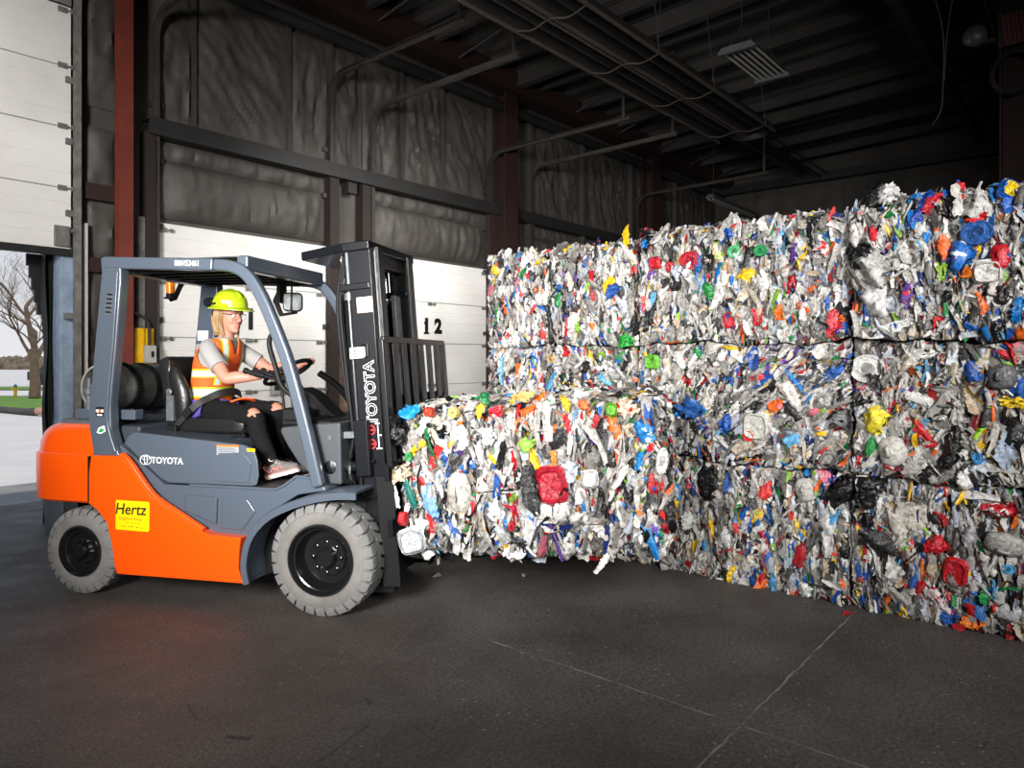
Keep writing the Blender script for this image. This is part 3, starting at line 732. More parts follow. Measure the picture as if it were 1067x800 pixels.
def seam(t, f):
    """wavy line where two pressed bales meet: f = (mean, phase)"""
    m, p = f
    return m + 0.016 * np.sin(5.1 * t + p) + 0.011 * np.sin(13.0 * t + 2 * p) + 0.006 * np.sin(31.0 * t + 3 * p)
class Bale:
    def __init__(s, name, loc, rz, L, D, H, seed, label, mu, sig, group=None, tilt=0.0, rad=0.07, sat=0.20, lump=0.035, dark=1.0):
        s.rng = np.random.default_rng(seed); s.L, s.D, s.H = L, D, H; s.seed = seed; s.rad = rad; s.lump = lump
        s.root = empty(name, loc, rz, label, 'bale', group)
        s.root.rotation_euler = (0, tilt, rz)
        s.rot = Matrix.Rotation(rz, 4, 'Z') @ Matrix.Rotation(tilt, 4, 'Y'); s.W = Matrix.Translation(Vector(loc)) @ s.rot
        s.mu, s.sig, s.sat = mu, sig, sat
        s.V = []; s.F = []; s.Cc = []; s.Pp = []; s.nv = 0
        s.lim = None
    def clip(s, V):
        V = np.array(V, float)
        if s.lim is None:      # carried bale: flat where it lies on the forks and leans on the backrest
            V[:, 2] = np.where(V[:, 1] > -0.44, np.maximum(V[:, 2], 0.0), V[:, 2]); V[:, 0] = np.maximum(V[:, 0], -s.L / 2 - 0.035); return V
        fx0, fx1, fz0, fz1 = s.lim
        y = s.yc - V[:, 0]; z = s.z0 + V[:, 2]
        if fx0: V[:, 0] = np.maximum(V[:, 0], s.yc - seam(z, fx0) + 0.005)
        if fx1: V[:, 0] = np.minimum(V[:, 0], s.yc - seam(z, fx1) - 0.005)
        if fz0: V[:, 2] = np.maximum(V[:, 2], seam(y, fz0) - s.z0 + 0.004)
        else: V[:, 2] = np.maximum(V[:, 2], 0.0)
        if fz1: V[:, 2] = np.minimum(V[:, 2], seam(y, fz1) - s.z0 - 0.004)
        return V
    def surf(s, P, lumps=True):
        """P on the box -> rounded, lumpy surface point and normal"""
        h = np.array([s.L / 2, s.D / 2, s.H / 2]); c = np.array([0, 0, s.H / 2]); r = s.rad
        q = P - c; k = np.clip(q, -(h - r), h - r); d = q - k
        n = d / (np.linalg.norm(d, axis=1, keepdims=True) + 1e-9)
        X = k + n * r + c
        if lumps:
            f = np.array([noise.fractal(Vector((p[0] * 3.1 + s.seed, p[1] * 3.1, p[2] * 3.1 + 2 * s.seed)), 1, 2, 3) for p in X])
            X = X + n * (s.lump * f)[:, None]
        return X, n
    def facepts(s, face, n):
        r = s.rng; u = r.uniform(-0.5, 0.5, n); v = r.uniform(0, 1, n)
        if face == 'front': return np.stack([u * s.L, -s.D / 2 + 0 * u, v * s.H], 1)
        if face == 'back': return np.stack([u * s.L, s.D / 2 + 0 * u, v * s.H], 1)
        if face == 'left': return np.stack([-s.L / 2 + 0 * u, u * s.D, v * s.H], 1)
        if face == 'right': return np.stack([s.L / 2 + 0 * u, u * s.D, v * s.H], 1)
        if face == 'top': return np.stack([u * s.L, (v - 0.5) * s.D, s.H + 0 * u], 1)
        return np.stack([u * s.L, (v - 0.5) * s.D, 0 * u], 1)
    def frames(s, n, ang, tilt, pitch):
        """tangent frames: long axis mostly upright, turned by ang"""
        up = np.tile([0, 0, 1.0], (len(n), 1)); flat = np.abs(n[:, 2]) > 0.75
        up[flat] = [1, 0, 0.0]
        a = up - n * (up * n).sum(1, keepdims=True); a /= np.linalg.norm(a, axis=1, keepdims=True)
        b = np.cross(n, a)
        ca, sa = np.cos(ang)[:, None], np.sin(ang)[:, None]
        a2 = a * ca + b * sa; b2 = -a * sa + b * ca
        ct, st = np.cos(tilt)[:, None], np.sin(tilt)[:, None]
        b3 = b2 * ct + n * st; n3 = -b2 * st + n * ct
        cp, sp = np.cos(pitch)[:, None], np.sin(pitch)[:, None]
        a4 = a2 * cp + n3 * sp; n4 = -a2 * sp + n3 * cp
        return a4, b3, n4
    def scatter(s, face, n, lo, hi, ar, off, sat=None, keep=None):
        rng = s.rng
        P = s.facepts(face, n); X, N = s.surf(P)
        Ls = np.exp(rng.uniform(np.log(lo), np.log(hi), n)); Ws = Ls * rng.uniform(ar[0], ar[1], n)
        ang = rng.normal(s.mu, s.sig, n) + np.where(rng.random(n) < 0.18, rng.uniform(-1.5, 1.5, n), 0)
        ang = ang + 0.5 * np.sin(P[:, 0] * 3 + s.seed) * (s.sig > 0.4)
        A, B, Nn = s.frames(N, ang, rng.normal(0, 0.62, n), rng.normal(0, 0.25, n))
        S = strips(rng, n, Ls, Ws)
        O = X + N * rng.uniform(off[0], off[1], (n, 1))
        V = O[:, None, :] + S[..., 0:1] * A[:, None] + S[..., 1:2] * B[:, None] + S[..., 2:3] * Nn[:, None]
        c, p = colours(rng, n, s.sat if sat is None else sat)
        if keep:
            for i in range(n): s.piece(keep[rng.integers(len(keep))], V[i], QUADS, c[i], p[i])
            return
        s.V.append(V.reshape(-1, 3)); k = V.shape[1]
        s.F.append((QUADS[None] + (s.nv + np.arange(n) * k)[:, None, None]).reshape(-1, 4)); s.nv += n * k
        s.Cc.append(np.repeat(c, k, 0)); s.Pp.append(np.repeat(p, k, 0))
    def mesh(s, name, V, F, c, p):
        V = s.clip(V)
        me = bpy.data.meshes.new(name)
        nV, nF = len(V), len(F)
        if isinstance(F, np.ndarray):
            me.vertices.add(nV); me.vertices.foreach_set('co', np.asarray(V, np.float32).ravel())
            me.loops.add(nF * 4); me.loops.foreach_set('vertex_index', F.astype(np.int32).ravel())
            me.polygons.add(nF); me.polygons.foreach_set('loop_start', np.arange(0, nF * 4, 4, dtype=np.int32))
            me.update(calc_edges=True); me.validate()
        else:
            me.from_pydata([tuple(v) for v in V], [], F)
        me.materials.append(M['scrap'])
        for nm, col in (('Col', c), ('Print', p)):
            col = np.asarray(col, np.float32)
            if col.ndim == 1: col = np.tile(col, (nV, 1))
            at = me.attributes.new(nm, 'FLOAT_COLOR', 'POINT')
            at.data.foreach_set('color', np.concatenate([col, np.ones((nV, 1), np.float32)], 1).ravel())
        me.shade_smooth()
        return me
    def piece(s, name, V, F, c, p, label=None):
        me = s.mesh(name, V, F, c, p); o = bpy.data.objects.new(name, me); C.objects.link(o); o.parent = s.root
        if label: o['label'] = label
        return o
    def solid(s, kind, X, A, B, N, L, W, c, p, name=None, label=None):
        """one recognisable crushed piece at X with long axis A"""
        rng = s.rng; b = MB(); X, A, B, N = map(Vector, (X, A, B, N)); T = Matrix((A, B, N)).transposed().to_4x4(); T.translation = X
        j = lambda k=1.0: rng.normal(0, 1) * k
        col = None
        if kind == 'bottle':
            prof = [(0.02, -1), (0.75, -0.97), (0.95, -0.8), (0.85, -0.45), (1.0, -0.15), (0.9, 0.2), (1.0, 0.45), (0.7, 0.66), (0.3, 0.8), (0.28, 0.88)]
            rings = []
            for r_, h in prof:
                ox, oz = j(0.05) * W, j(0.04) * W
                rings.append([(h * L / 2, W / 2 * r_ * math.cos(a) * (1 + j(0.05)) + ox, 0.42 * W / 2 * r_ * math.sin(a) * (1 + j(0.1)) + oz) for a in [2 * PI * k / 12 for k in range(12)]])
            b.loft(rings); nb = len(b.v)
            b.tube([(0.86 * L / 2, 0, 0), (1.0 * L / 2, 0, 0)], 0.2 * W, 10)
            col = np.tile(np.asarray(c), (len(b.v), 1)); col[nb:] = SATC[rng.integers(len(SATC))]
        elif kind == 'lid':
            b.lathe([(0.001, 0.006), (0.82, 0.006), (0.86, 0.012), (0.98, 0.012), (1.0, -0.004), (1.0, -0.03)], 22, Matrix.Diagonal((L / 2, W / 2, 1, 1)))
            b.lathe([(0.40, 0.0065), (0.43, 0.010), (0.47, 0.010), (0.5, 0.0065)], 22, Matrix.Diagonal((L / 2, W / 2, 1, 1)))
        elif kind == 'tub':
            rings = []
            for r_, h in ((1.0, -0.02), (1.06, 0.0), (0.97, 0.004), (0.88, 0.022), (0.80, 0.03), (0.70, 0.018), (0.3, 0.016), (0.02, 0.016)):
                rings.append([(L / 2 * r_ * (abs(math.cos(a)) ** 0.55) * (1 if math.cos(a) > 0 else -1) + j(0.01) * L, W / 2 * r_ * (abs(math.sin(a)) ** 0.55) * (1 if math.sin(a) > 0 else -1) + j(0.01) * W, h + j(0.002)) for a in [2 * PI * k / 28 for k in range(28)]])
            b.loft(rings)
        elif kind == 'jug':
            R = []
            for i in range(9):
                a = PI * i / 8; a = min(max(a, 0.05), PI - 0.05)
                R.append([(-L / 2 * math.cos(a) * (1 + j(0.02)), W / 2 * math.sin(a) ** 0.6 * math.cos(q_) * (1 + j(0.06)), 0.3 * W * math.sin(a) ** 0.6 * math.sin(q_) * (1 + j(0.1))) for q_ in [2 * PI * k / 14 for k in range(14)]])
            b.loft(R)
            hx = 0.18 * L
            b.tube([(-hx, W * 0.1, 0.24 * W), (-hx * 0.6, W * 0.1, 0.42 * W), (hx * 0.6, W * 0.1, 0.42 * W), (hx, W * 0.1, 0.24 * W)], 0.06 * W, 8)
        else:
            S = strips(rng, 1, np.array([L]), np.array([W]), 15, 10, 1.3 if kind != 'sheet' else 0.8)[0]
            if kind == 'sheet': S[:, 2] *= 0.6
            if kind == 'bag':
                S[:, 2] += 0.22 * W * (1 - (S[:, 0] / (L / 2)) ** 2) * (1 - np.clip(np.abs(S[:, 1]) / (W * 0.6), 0, 1) ** 2)
            # finer crumpling by one refinement of the grid
            b.v = [tuple(v) for v in S]; b.f = [tuple(f) for f in FINE]; b.m = [0] * len(b.f)
        V = [T @ Vector(v) for v in b.v]
        nm = name or {'bottle': 'crushed_bottle', 'lid': 'plastic_lid', 'tub': 'plastic_tub', 'jug': 'plastic_jug', 'sheet': 'plastic_sheet', 'bag': 'plastic_bag'}.get(kind, 'plastic_film')
        o = s.piece(nm, V, b.f, c if col is None else col, p if col is None else col, label)
        if kind in ('lid', 'tub'): o.data.set_sharp_from_angle(angle=math.radians(35))
        return o
    def bigs(s, face, n):
        rng = s.rng; P = s.facepts(face, n); X, N = s.surf(P)
        kinds = ['film', 'bag', 'sheet', 'bottle', 'lid', 'tub', 'jug']; w = [0.40, 0.22, 0.15, 0.12, 0.03, 0.05, 0.03]
        c, p = colours(rng, n, 0.18)
        ang = rng.normal(s.mu, s.sig + 0.1, n); A, B, Nn = s.frames(N, ang, rng.normal(0, 0.4, n), rng.normal(0, 0.2, n))
        for i in range(n):
            k = rng.choice(kinds, p=w)
            L = {'film': (0.10, 0.19), 'bag': (0.10, 0.18), 'sheet': (0.08, 0.16), 'bottle': (0.12, 0.19), 'lid': (0.06, 0.09), 'tub': (0.08, 0.13), 'jug': (0.11, 0.17)}[k]
            l = rng.uniform(*L); ww = l * {'film': rng.uniform(0.25, 0.5), 'bag': rng.uniform(0.45, 0.7), 'sheet': rng.uniform(0.4, 0.8), 'bottle': rng.uniform(0.33, 0.42), 'lid': rng.uniform(0.6, 0.95), 'tub': rng.uniform(0.65, 0.9), 'jug': rng.uniform(0.5, 0.7)}[k]
            s.solid(k, X[i] + N[i] * rng.uniform(0.0, 0.022), A[i], B[i], Nn[i], l, ww, c[i], p[i])
    def hero(s, px, py, kind, lp, wp, deg, rgb, name=None, label=None, pr=None, off=0.03, tilt=None):
        """a piece the photo shows plainly, found on the bale's front face"""
        a = (px - 533.5) / 747.0; A_ = math.radians(40)
        d = Vector((a * math.sin(A_) + math.cos(A_), -a * math.cos(A_) + math.sin(A_), -(py - 375.0) / 747.0))
        inv = s.W.inverted(); o_ = inv @ Vector((0, 0, 1.6)); dl = (inv.to_3x3() @ d)
        t = (-s.D / 2 - off - o_.y) / dl.y; X = o_ + dl * t; sc = t * d.dot(Vector((math.cos(A_), math.sin(A_), 0))) / 747.0
        X.x = max(-s.L / 2 - 0.05, min(s.L / 2 + 0.05, X.x)); X.z = max(-0.02, min(s.H + 0.06, X.z))
        g = math.radians(deg)
        up = Vector((math.sin(-g), 0, math.cos(g))); n = Vector((s.rng.normal(0, 0.15) if tilt is None else tilt[0], -1, s.rng.normal(0, 0.15) if tilt is None else tilt[1])).normalized()
        up = (up - n * up.dot(n)).normalized(); b_ = n.cross(up)
        c = np.array(L3(*rgb)) * (0.80 if min(rgb) > 195 else 0.92); p = c * 0.9 if pr is None else np.array(L3(*pr))
        fore = 1.25 if s.root.rotation_euler.z < -1.3 else 1.06
        s.solid(kind, X, up, b_, n, lp * sc * (1 + (fore - 1) * abs(math.sin(g))), wp * sc * (1 + (fore - 1) * abs(math.cos(g))), c, p, name, label)
    def finish(s):
        V = np.concatenate(s.V); F = np.concatenate(s.F)
        o = s.piece('pressed_scrap', V, F, np.concatenate(s.Cc), np.concatenate(s.Pp)); o['kind'] = 'stuff'
        b = MB(); n = 14
        i_ = 0.012
        def P(face):
            rows = []
            for j in range(n + 1):
                r = []
                for i in range(n + 1):
                    u, v = i / n - 0.5, j / n
                    r.append({'front': (u * s.L, -s.D / 2, v * s.H), 'back': (u * s.L, s.D / 2, v * s.H), 'left': (-s.L / 2, u * s.D, v * s.H), 'right': (s.L / 2, u * s.D, v * s.H), 'top': (u * s.L, (v - 0.5) * s.D, s.H), 'bot': (u * s.L, (v - 0.5) * s.D, 0)}[face])
                rows.append(r)
            pts = np.array([p for r in rows for p in r]); X, N = s.surf(pts); X = s.clip(X - N * i_)
            return [[tuple(X[j * (n + 1) + i]) for i in range(n + 1)] for j in range(n + 1)]
        for f in ('front', 'back', 'left', 'right', 'top', 'bot'): b.sheet(P(f))
        b.build('core', M['core'], s.root, smooth=60)

HB = {}   # heroes of the stacked bales: column, row -> list
def col_of(px):
    return 0 if px > 893 else (1 if px > 664 else 2)
def row_of(px, py):
    yb = 375 + 1.6 * 0  # rows read off the photograph: seams run to the left vanishing point (-358, 375)
    m = (py - 375.0) / (px + 358.0)
    # tan of the seam lines at the three levels
    return 2 if m < -0.012 else (1 if m < 0.098 else 0)
HERO = [
 (652, 246, 'sheet', 24, 6, -8, (238, 190, 20)), (719, 271, 'lid', 19, 19, 0, (175, 28, 44)), (683, 274, 'tub', 13, 9, 0, (190, 30, 40)),
 (738, 303, 'film', 19, 9, 10, (30, 130, 60)), (765, 262, 'lid', 13, 12, 0, (60, 160, 100)), (653, 355, 'bag', 13, 14, 60, (30, 145, 50)), (680, 377, 'tub', 15, 13, 0, (105, 180, 60)),
 (591, 321, 'bag', 21, 10, 0, (28, 28, 30)), (574, 284, 'film', 26, 6, 0, (40, 40, 42)), (574, 338, 'film', 42, 8, 4, (30, 30, 32)), (601, 267, 'bag', 14, 9, 0, (35, 35, 38)),
 (781, 257, 'film', 42, 7, 0, (30, 30, 32)), (676, 332, 'bag', 28, 9, 0, (38, 38, 40)), (661, 340, 'bag', 14, 20, 40, (45, 45, 46)), (757, 246, 'bag', 17, 12, 0, (25, 85, 175)),
 (639, 303, 'bag', 15, 10, 0, (30, 80, 160)), (745, 263, 'film', 21, 9, 0, (240, 214, 165)), (749, 305, 'sheet', 36, 8, -6, (238, 238, 236)), (775, 284, 'film', 16, 12, -40, (238, 198, 30)),
 (517, 281, 'jug', 11, 10, 0, (236, 190, 70)), (522, 386, 'film', 30, 5, 0, (130, 190, 225)), (574, 374, 'lid', 10, 9, 0, (190, 160, 110)), (667, 318, 'film', 16, 8, 0, (115, 75, 165)),
 (910, 207, 'bag', 30, 18, -35, (16, 16, 18)), (924, 203, 'bag', 18, 22, 60, (226, 226, 226)), (898, 267, 'bag', 34, 24, 40, (18, 18, 20)), (909, 278, 'bag', 42, 24, 10, (205, 206, 203)),
 (939, 263, 'sheet', 36, 24, 0, (222, 222, 218)), (911, 243, 'bag', 14, 10, 30, (215, 40, 55)), (984, 257, 'film', 28, 8, -4, (240, 105, 48)), (982, 281, 'film', 22, 9, 5, (140, 180, 50)),
 (1018, 242, 'lid', 26, 24, 0, (42, 92, 165)), (1000, 270, 'bag', 34, 22, 15, (35, 105, 190), (220, 230, 240)), (1029, 283, 'tub', 24, 22, 0, (225, 225, 222)), (1007, 284, 'lid', 12, 11, 0, (235, 125, 35)),
 (970, 210, 'bag', 22, 12, -25, (190, 26, 40)), (958, 217, 'film', 34, 14, -40, (35, 70, 160)), (1051, 199, 'bag', 18, 16, -30, (238, 205, 30)), (1056, 213, 'bag', 20, 13, 0, (30, 95, 190)),
 (1022, 213, 'bag', 28, 26, -30, (230, 230, 228)), (1019, 225, 'film', 12, 12, 60, (215, 40, 40)), (869, 338, 'film', 28, 12, -20, (185, 28, 42)), (824, 296, 'film', 18, 9, 5, (190, 30, 40)),
 (839, 289, 'sheet', 19, 17, 0, (160, 160, 178)), (912, 316, 'bag', 28, 28, 50, (230, 230, 230)), (918, 346, 'sheet', 48, 12, -75, (236, 236, 238), (40, 90, 170)), (904, 384, 'lid', 30, 28, 0, (232, 232, 230)),
 (1044, 392, 'jug', 26, 22, 0, (98, 98, 102)), (1012, 386, 'bag', 22, 14, 10, (30, 80, 165)), (816, 251, 'film', 26, 9, -15, (105, 180, 228)), (792, 261, 'lid', 12, 11, 0, (50, 150, 90)),
 (961, 372, 'sheet', 14, 26, 0, (240, 240, 238)), (986, 311, 'bag', 17, 8, -10, (20, 20, 22)), (811, 325, 'film', 17, 7, 0, (236, 110, 30)), (790, 330, 'film', 18, 9, 10, (200, 30, 50)),
 (786, 374, 'sheet', 24, 8, -5, (30, 85, 180)), (788, 444, 'tub', 30, 23, -5, (206, 206, 198)), (780, 454, 'lid', 11, 10, 0, (215, 40, 45)), (797, 434, 'sheet', 9, 9, 20, (240, 195, 40)),
 (824, 415, 'film', 32, 12, 15, (232, 226, 220)), (859, 482, 'lid', 18, 12, 20, (236, 236, 236)), (737, 502, 'bag', 38, 20, -10, (20, 20, 22)), (790, 535, 'sheet', 11, 10, 20, (240, 205, 90)),
 (867, 552, 'film', 58, 20, 0, (218, 218, 218)), (869, 385, 'sheet', 12, 17, 40, (35, 95, 180)), (886, 437, 'bag', 22, 22, 0, (112, 112, 114)), (880, 510, 'bag', 24, 34, 30, (22, 22, 24)),
 (881, 572, 'bag', 24, 11, 0, (20, 20, 22)), (756, 443, 'bag', 14, 13, 40, (30, 80, 165)), (717, 541, 'sheet', 20, 13, -30, (222, 222, 220)), (837, 616, 'sheet', 14, 15, 30, (236, 236, 234)),
 (761, 599, 'film', 20, 7, -20, (234, 190, 30)), (820, 350, 'sheet', 16, 22, 70, (205, 205, 200)), (720, 425, 'bag', 22, 18, 40, (50, 105, 180)), (840, 510, 'jug', 24, 18, 10, (200, 200, 196)),
 (993, 466, 'bag', 44, 16, -4, (16, 16, 18)), (914, 437, 'bag', 22, 20, 40, (238, 220, 60)), (946, 546, 'sheet', 46, 32, -15, (216, 210, 200)), (995, 596, 'tub', 28, 18, -10, (188, 30, 42)),
 (974, 569, 'bag', 20, 16, -50, (200, 32, 46)), (901, 511, 'bag', 30, 30, 20, (20, 20, 22)), (917, 567, 'bag', 38, 22, 30, (44, 44, 46)), (1016, 628, 'sheet', 34, 14, 0, (50, 112, 185)),
 (1029, 621, 'bag', 18, 14, 0, (40, 145, 80)), (1012, 648, 'sheet', 13, 15, 30, (236, 120, 35)), (999, 653, 'lid', 7, 10, 0, (215, 45, 60)), (977, 627, 'bag', 24, 14, 20, (228, 215, 218), (200, 40, 50)),
 (989, 642, 'sheet', 18, 13, -20, (35, 90, 175)), (1047, 567, 'jug', 28, 26, 80, (178, 178, 176)), (1058, 451, 'bag', 34, 14, 0, (30, 30, 32)), (1060, 420, 'sheet', 10, 20, 0, (238, 200, 40)),
 (1047, 470, 'film', 44, 10, 0, (165, 180, 202)), (1056, 640, 'bottle', 30, 18, 80, (195, 196, 200)), (1051, 593, 'lid', 10, 10, 0, (70, 165, 220)), (1044, 531, 'bag', 14, 28, 20, (212, 40, 55), (235, 225, 225)),
 (1004, 503, 'bag', 16, 18, 50, (238, 238, 236)), (1021, 451, 'film', 20, 13, -40, (165, 215, 60)), (1019, 477, 'lid', 14, 8, 0, (40, 130, 195)), (907, 466, 'bag', 22, 10, 0, (60, 150, 80)),
 (930, 470, 'jug', 30, 22, 10, (214, 212, 206)), (938, 492, 'film', 10, 18, 0, (220, 90, 110)), (960, 450, 'film', 26, 9, 30, (200, 40, 50)), (1010, 560, 'film', 24, 8, -10, (190, 190, 196)),
]
YB = [(-0.27, 1.295), (1.305, 2.875), (2.885, 4.44)]
ZB = [(0.0, 0.855), (0.862, 1.715), (1.722, 2.56)]
POSW = ['right-hand column', 'middle column', 'left-hand column']
ROWW = ['floor row', 'middle row', 'top row']
LBL = {
 (0, 0): 'pressed plastic bale with crumpled red tub, lower right corner of the stack on the floor',
 (0, 1): 'pressed plastic bale with black glove-like bag, second layer at the right end of stack',
 (0, 2): 'pressed plastic bale bulging with blue lids and black bag, on top at the right end',
 (1, 0): 'greyish pressed plastic bale on the floor, in the middle of the stack',
 (1, 1): 'bale with slanting crushed layers and clear tub, in the middle of the whole stack',
 (1, 2): 'white pressed plastic bale with round red lid, middle of the stack top layer',
 (2, 0): 'pressed plastic bale on the floor at the left end, hidden behind the lifted bale',
 (2, 1): 'pressed plastic bale with lime green tub, left end second layer behind the lifted bale',
 (2, 2): 'pressed plastic bale with yellow strip sticking up, top layer at the left end',
}
for ci in range(3):
    for ri in range(3):
        y0, y1 = YB[ci]; z0, z1 = ZB[ri]   # each bale's place in the stack
        jit = random.Random(ci * 5 + ri * 11); xf = 4.98 + jit.uniform(-0.015, 0.02); H_ = z1 - z0
        if (ci, ri) == (0, 2): xf = 4.94; H_ += 0.015
        if (ci, ri) == (2, 2): H_ -= 0.03
        D = 1.15
        mu = {(1, 1): -0.55, (0, 1): 0.15, (2, 1): 0.1}.get((ci, ri), 0.0); sig = 0.50 if ri == 1 else 0.22
        B_ = Bale('plastic_bale', (xf + D / 2, (y0 + y1) / 2, z0), -PI / 2, y1 - y0, D, H_, 40 + ci * 3 + ri * 17, LBL[(ci, ri)], mu, sig, 'pressed plastic bales in the stack', rad=0.045, sat=0.125 + 0.05 * (ci == 0))
        hid = ci == 2 and ri == 0
        # faces pressed against a neighbour stay flat
        B_.yc, B_.z0 = (y0 + y1) / 2, z0
        # local x runs towards -Y: its low end meets the column further left
        B_.lim = ((YB[ci][1] + 0.005, ci + 4.0 * ri) if ci < 2 else None, (YB[ci][0] - 0.005, ci - 1 + 4.0 * ri) if ci > 0 else None,
                  (ZB[ri][0] - 0.0035, 7.0 + ri - 1 ) if ri > 0 else None, (ZB[ri][1] + 0.0035, 7.0 + ri) if ri < 2 else None)
        k = 0.5 if hid else 1.0
        B_.scatter('front', int(1350 * k), 0.045, 0.10, (0.22, 0.6), (-0.02, 0.018))
        B_.scatter('front', int(820 * k), 0.09, 0.24, (0.10, 0.36), (-0.012, 0.024))
        if ri == 2: B_.scatter('top', 900, 0.06, 0.17, (0.3, 0.7), (-0.01, 0.03))
        else: B_.scatter('top', 160, 0.08, 0.16, (0.3, 0.7), (-0.02, 0.0))
        B_.scatter('left', 700 if ci == 2 else 150, 0.06, 0.17, (0.25, 0.6), (-0.01, 0.02)); B_.scatter('right', 700 if ci == 0 else 150, 0.06, 0.17, (0.25, 0.6), (-0.01, 0.02))
        B_.scatter('back', 500, 0.09, 0.2, (0.3, 0.6), (-0.01, 0.02))
        B_.bigs('front', 40 if hid else 84)
        if ri == 2: B_.bigs('top', 14)
        if ri == 2:   # ragged upper edge
            rng = B_.rng
            for i in range(16):
                u = rng.uniform(-0.5, 0.5) * B_.L; c, p = colours(rng, 1, 0.3)
                X, N = B_.surf(np.array([[u, -B_.D / 2 + rng.uniform(0.0, 0.12), B_.H]]))
                A, Bb, Nn = B_.frames(np.array([[0, -1.0, 0.15]]), rng.normal(0, 0.5, 1), rng.normal(0, 0.5, 1), rng.normal(0, 0.3, 1))
                B_.solid(rng.choice(['film', 'bag', 'sheet', 'bottle']), X[0] + np.array([0, 0, rng.uniform(-0.01, 0.03)]), A[0], Bb[0], Nn[0], rng.uniform(0.07, 0.14), rng.uniform(0.03, 0.07), c[0], p[0])
        for hrow in HERO:
            if col_of(hrow[0]) == ci and row_of(hrow[0], hrow[1]) == ri:
                B_.hero(*hrow[:7], pr=hrow[7] if len(hrow) > 7 else None)
        B_.finish()

# the bale on the forks
CB = [
 (575, 506, 'tub', 40, 30, 8, (168, 26, 46)), (572, 536, 'sheet', 36, 27, 6, (240, 240, 240)), (552, 511, 'bag', 52, 17, 4, (46, 46, 48)), (479, 513, 'jug', 44, 25, 0, (196, 192, 184)),
 (416, 445, 'bag', 22, 26, 60, (24, 24, 26)), (427, 430, 'sheet', 24, 10, -65, (30, 140, 212)), (447, 429, 'tub', 10, 10, 0, (226, 66, 40)), (416, 493, 'sheet', 16, 26, 10, (206, 192, 166)),
 (541, 567, 'sheet', 30, 22, -8, (240, 240, 240)), (429, 563, 'tub', 26, 26, 15, (206, 210, 214)), (447, 520, 'film', 38, 14, 5, (120, 165, 212)), (670, 450, 'bag', 22, 18, 10, (28, 125, 200), (240, 240, 240)),
 (645, 474, 'film', 42, 10, 6, (240, 92, 55)), (653, 502, 'film', 48, 12, 4, (26, 26, 28)), (618, 458, 'bag', 12, 10, 20, (110, 70, 165)), (637, 427, 'tub', 14, 11, 0, (110, 180, 60)),
 (581, 459, 'bag', 26, 14, -15, (48, 48, 52)), (591, 443, 'film', 24, 7, 5, (214, 46, 60)), (594, 491, 'sheet', 22, 17, 10, (196, 208, 226)), (615, 499, 'tub', 18, 16, 0, (238, 238, 238)),
 (678, 466, 'film', 9, 8, 0, (200, 40, 46)), (700, 540, 'bag', 34, 9, 5, (20, 20, 22)), (681, 548, 'film', 12, 9, 30, (100, 72, 168)), (666, 531, 'film', 12, 7, 0, (236, 130, 40)), (690, 537, 'film', 11, 8, 30, (205, 40, 46)),
 (527, 568, 'film', 20, 6, 8, (236, 186, 40)), (481, 459, 'bottle', 40, 14, 0, (236, 236, 236)), (488, 453, 'sheet', 10, 5, 0, (200, 36, 50)), (509, 456, 'bag', 22, 14, 8, (240, 240, 240)), (537, 445, 'film', 16, 8, 0, (238, 120, 40)),
 (500, 427, 'film', 18, 7, -25, (238, 196, 40)), (516, 430, 'film', 13, 14, 70, (196, 30, 44)), (590, 420, 'film', 18, 7, 30, (240, 200, 50)), (608, 422, 'bag', 12, 11, 0, (234, 112, 60)), (545, 411, 'sheet', 24, 9, -70, (206, 160, 90)),
 (577, 478, 'film', 16, 7, 0, (236, 140, 40)), (427, 512, 'film', 34, 8, 18, (30, 120, 110)), (426, 476, 'lid', 10, 8, 0, (40, 140, 70)), (520, 510, 'film', 34, 8, 12, (205, 40, 52)), (503, 530, 'film', 22, 8, 0, (40, 110, 190)),
 (512, 520, 'sheet', 26, 12, 8, (232, 232, 230)), (537, 530, 'film', 14, 10, 20, (220, 50, 100)), (450, 545, 'film', 20, 7, 10, (196, 36, 46)), (690, 480, 'lid', 28, 12, -10, (214, 216, 220)), (652, 425, 'sheet', 20, 20, 30, (226, 190, 170), (214, 46, 40)),
 (620, 440, 'film', 16, 8, 0, (200, 40, 46)), (548, 463, 'film', 16, 14, 10, (140, 200, 70)), (505, 400, 'film', 14, 12, 60, (30, 110, 60)), (665, 480, 'film', 20, 9, 0, (40, 140, 210)), (462, 470, 'bag', 22, 14, 10, (236, 236, 234)),
 (410, 515, 'film', 30, 10, 8, (240, 240, 240)), (420, 540, 'tub', 14, 9, 0, (196, 40, 50)), (472, 430, 'lid', 12, 10, 0, (232, 214, 120)), (640, 555, 'film', 34, 12, -20, (236, 236, 234)), (466, 445, 'lid', 14, 9, 0, (238, 238, 238)),
]
FKO = Vector((3.174, 4.028, 0)); FKA = math.radians(-64)
RZ = Matrix.Rotation(FKA, 4, 'Z')
cb_c = FKO + RZ @ Vector((1.335, 0.02, 0.46))
CBL = Bale('plastic_bale', tuple(cb_c), FKA, 1.55, 1.2, 0.87, 900, 'bale of mixed plastic with dark red tray, raised on the orange forklift', -0.05, 0.33, None, tilt=math.radians(-3.0), rad=0.13, sat=0.17, lump=0.05)
CBL.scatter('front', 1350, 0.04, 0.095, (0.22, 0.6), (-0.02, 0.018)); CBL.scatter('front', 850, 0.09, 0.24, (0.10, 0.36), (-0.012, 0.026))
CBL.scatter('left', 900, 0.05, 0.15, (0.25, 0.6), (-0.01, 0.025)); CBL.scatter('right', 900, 0.05, 0.15, (0.25, 0.6), (-0.01, 0.025))
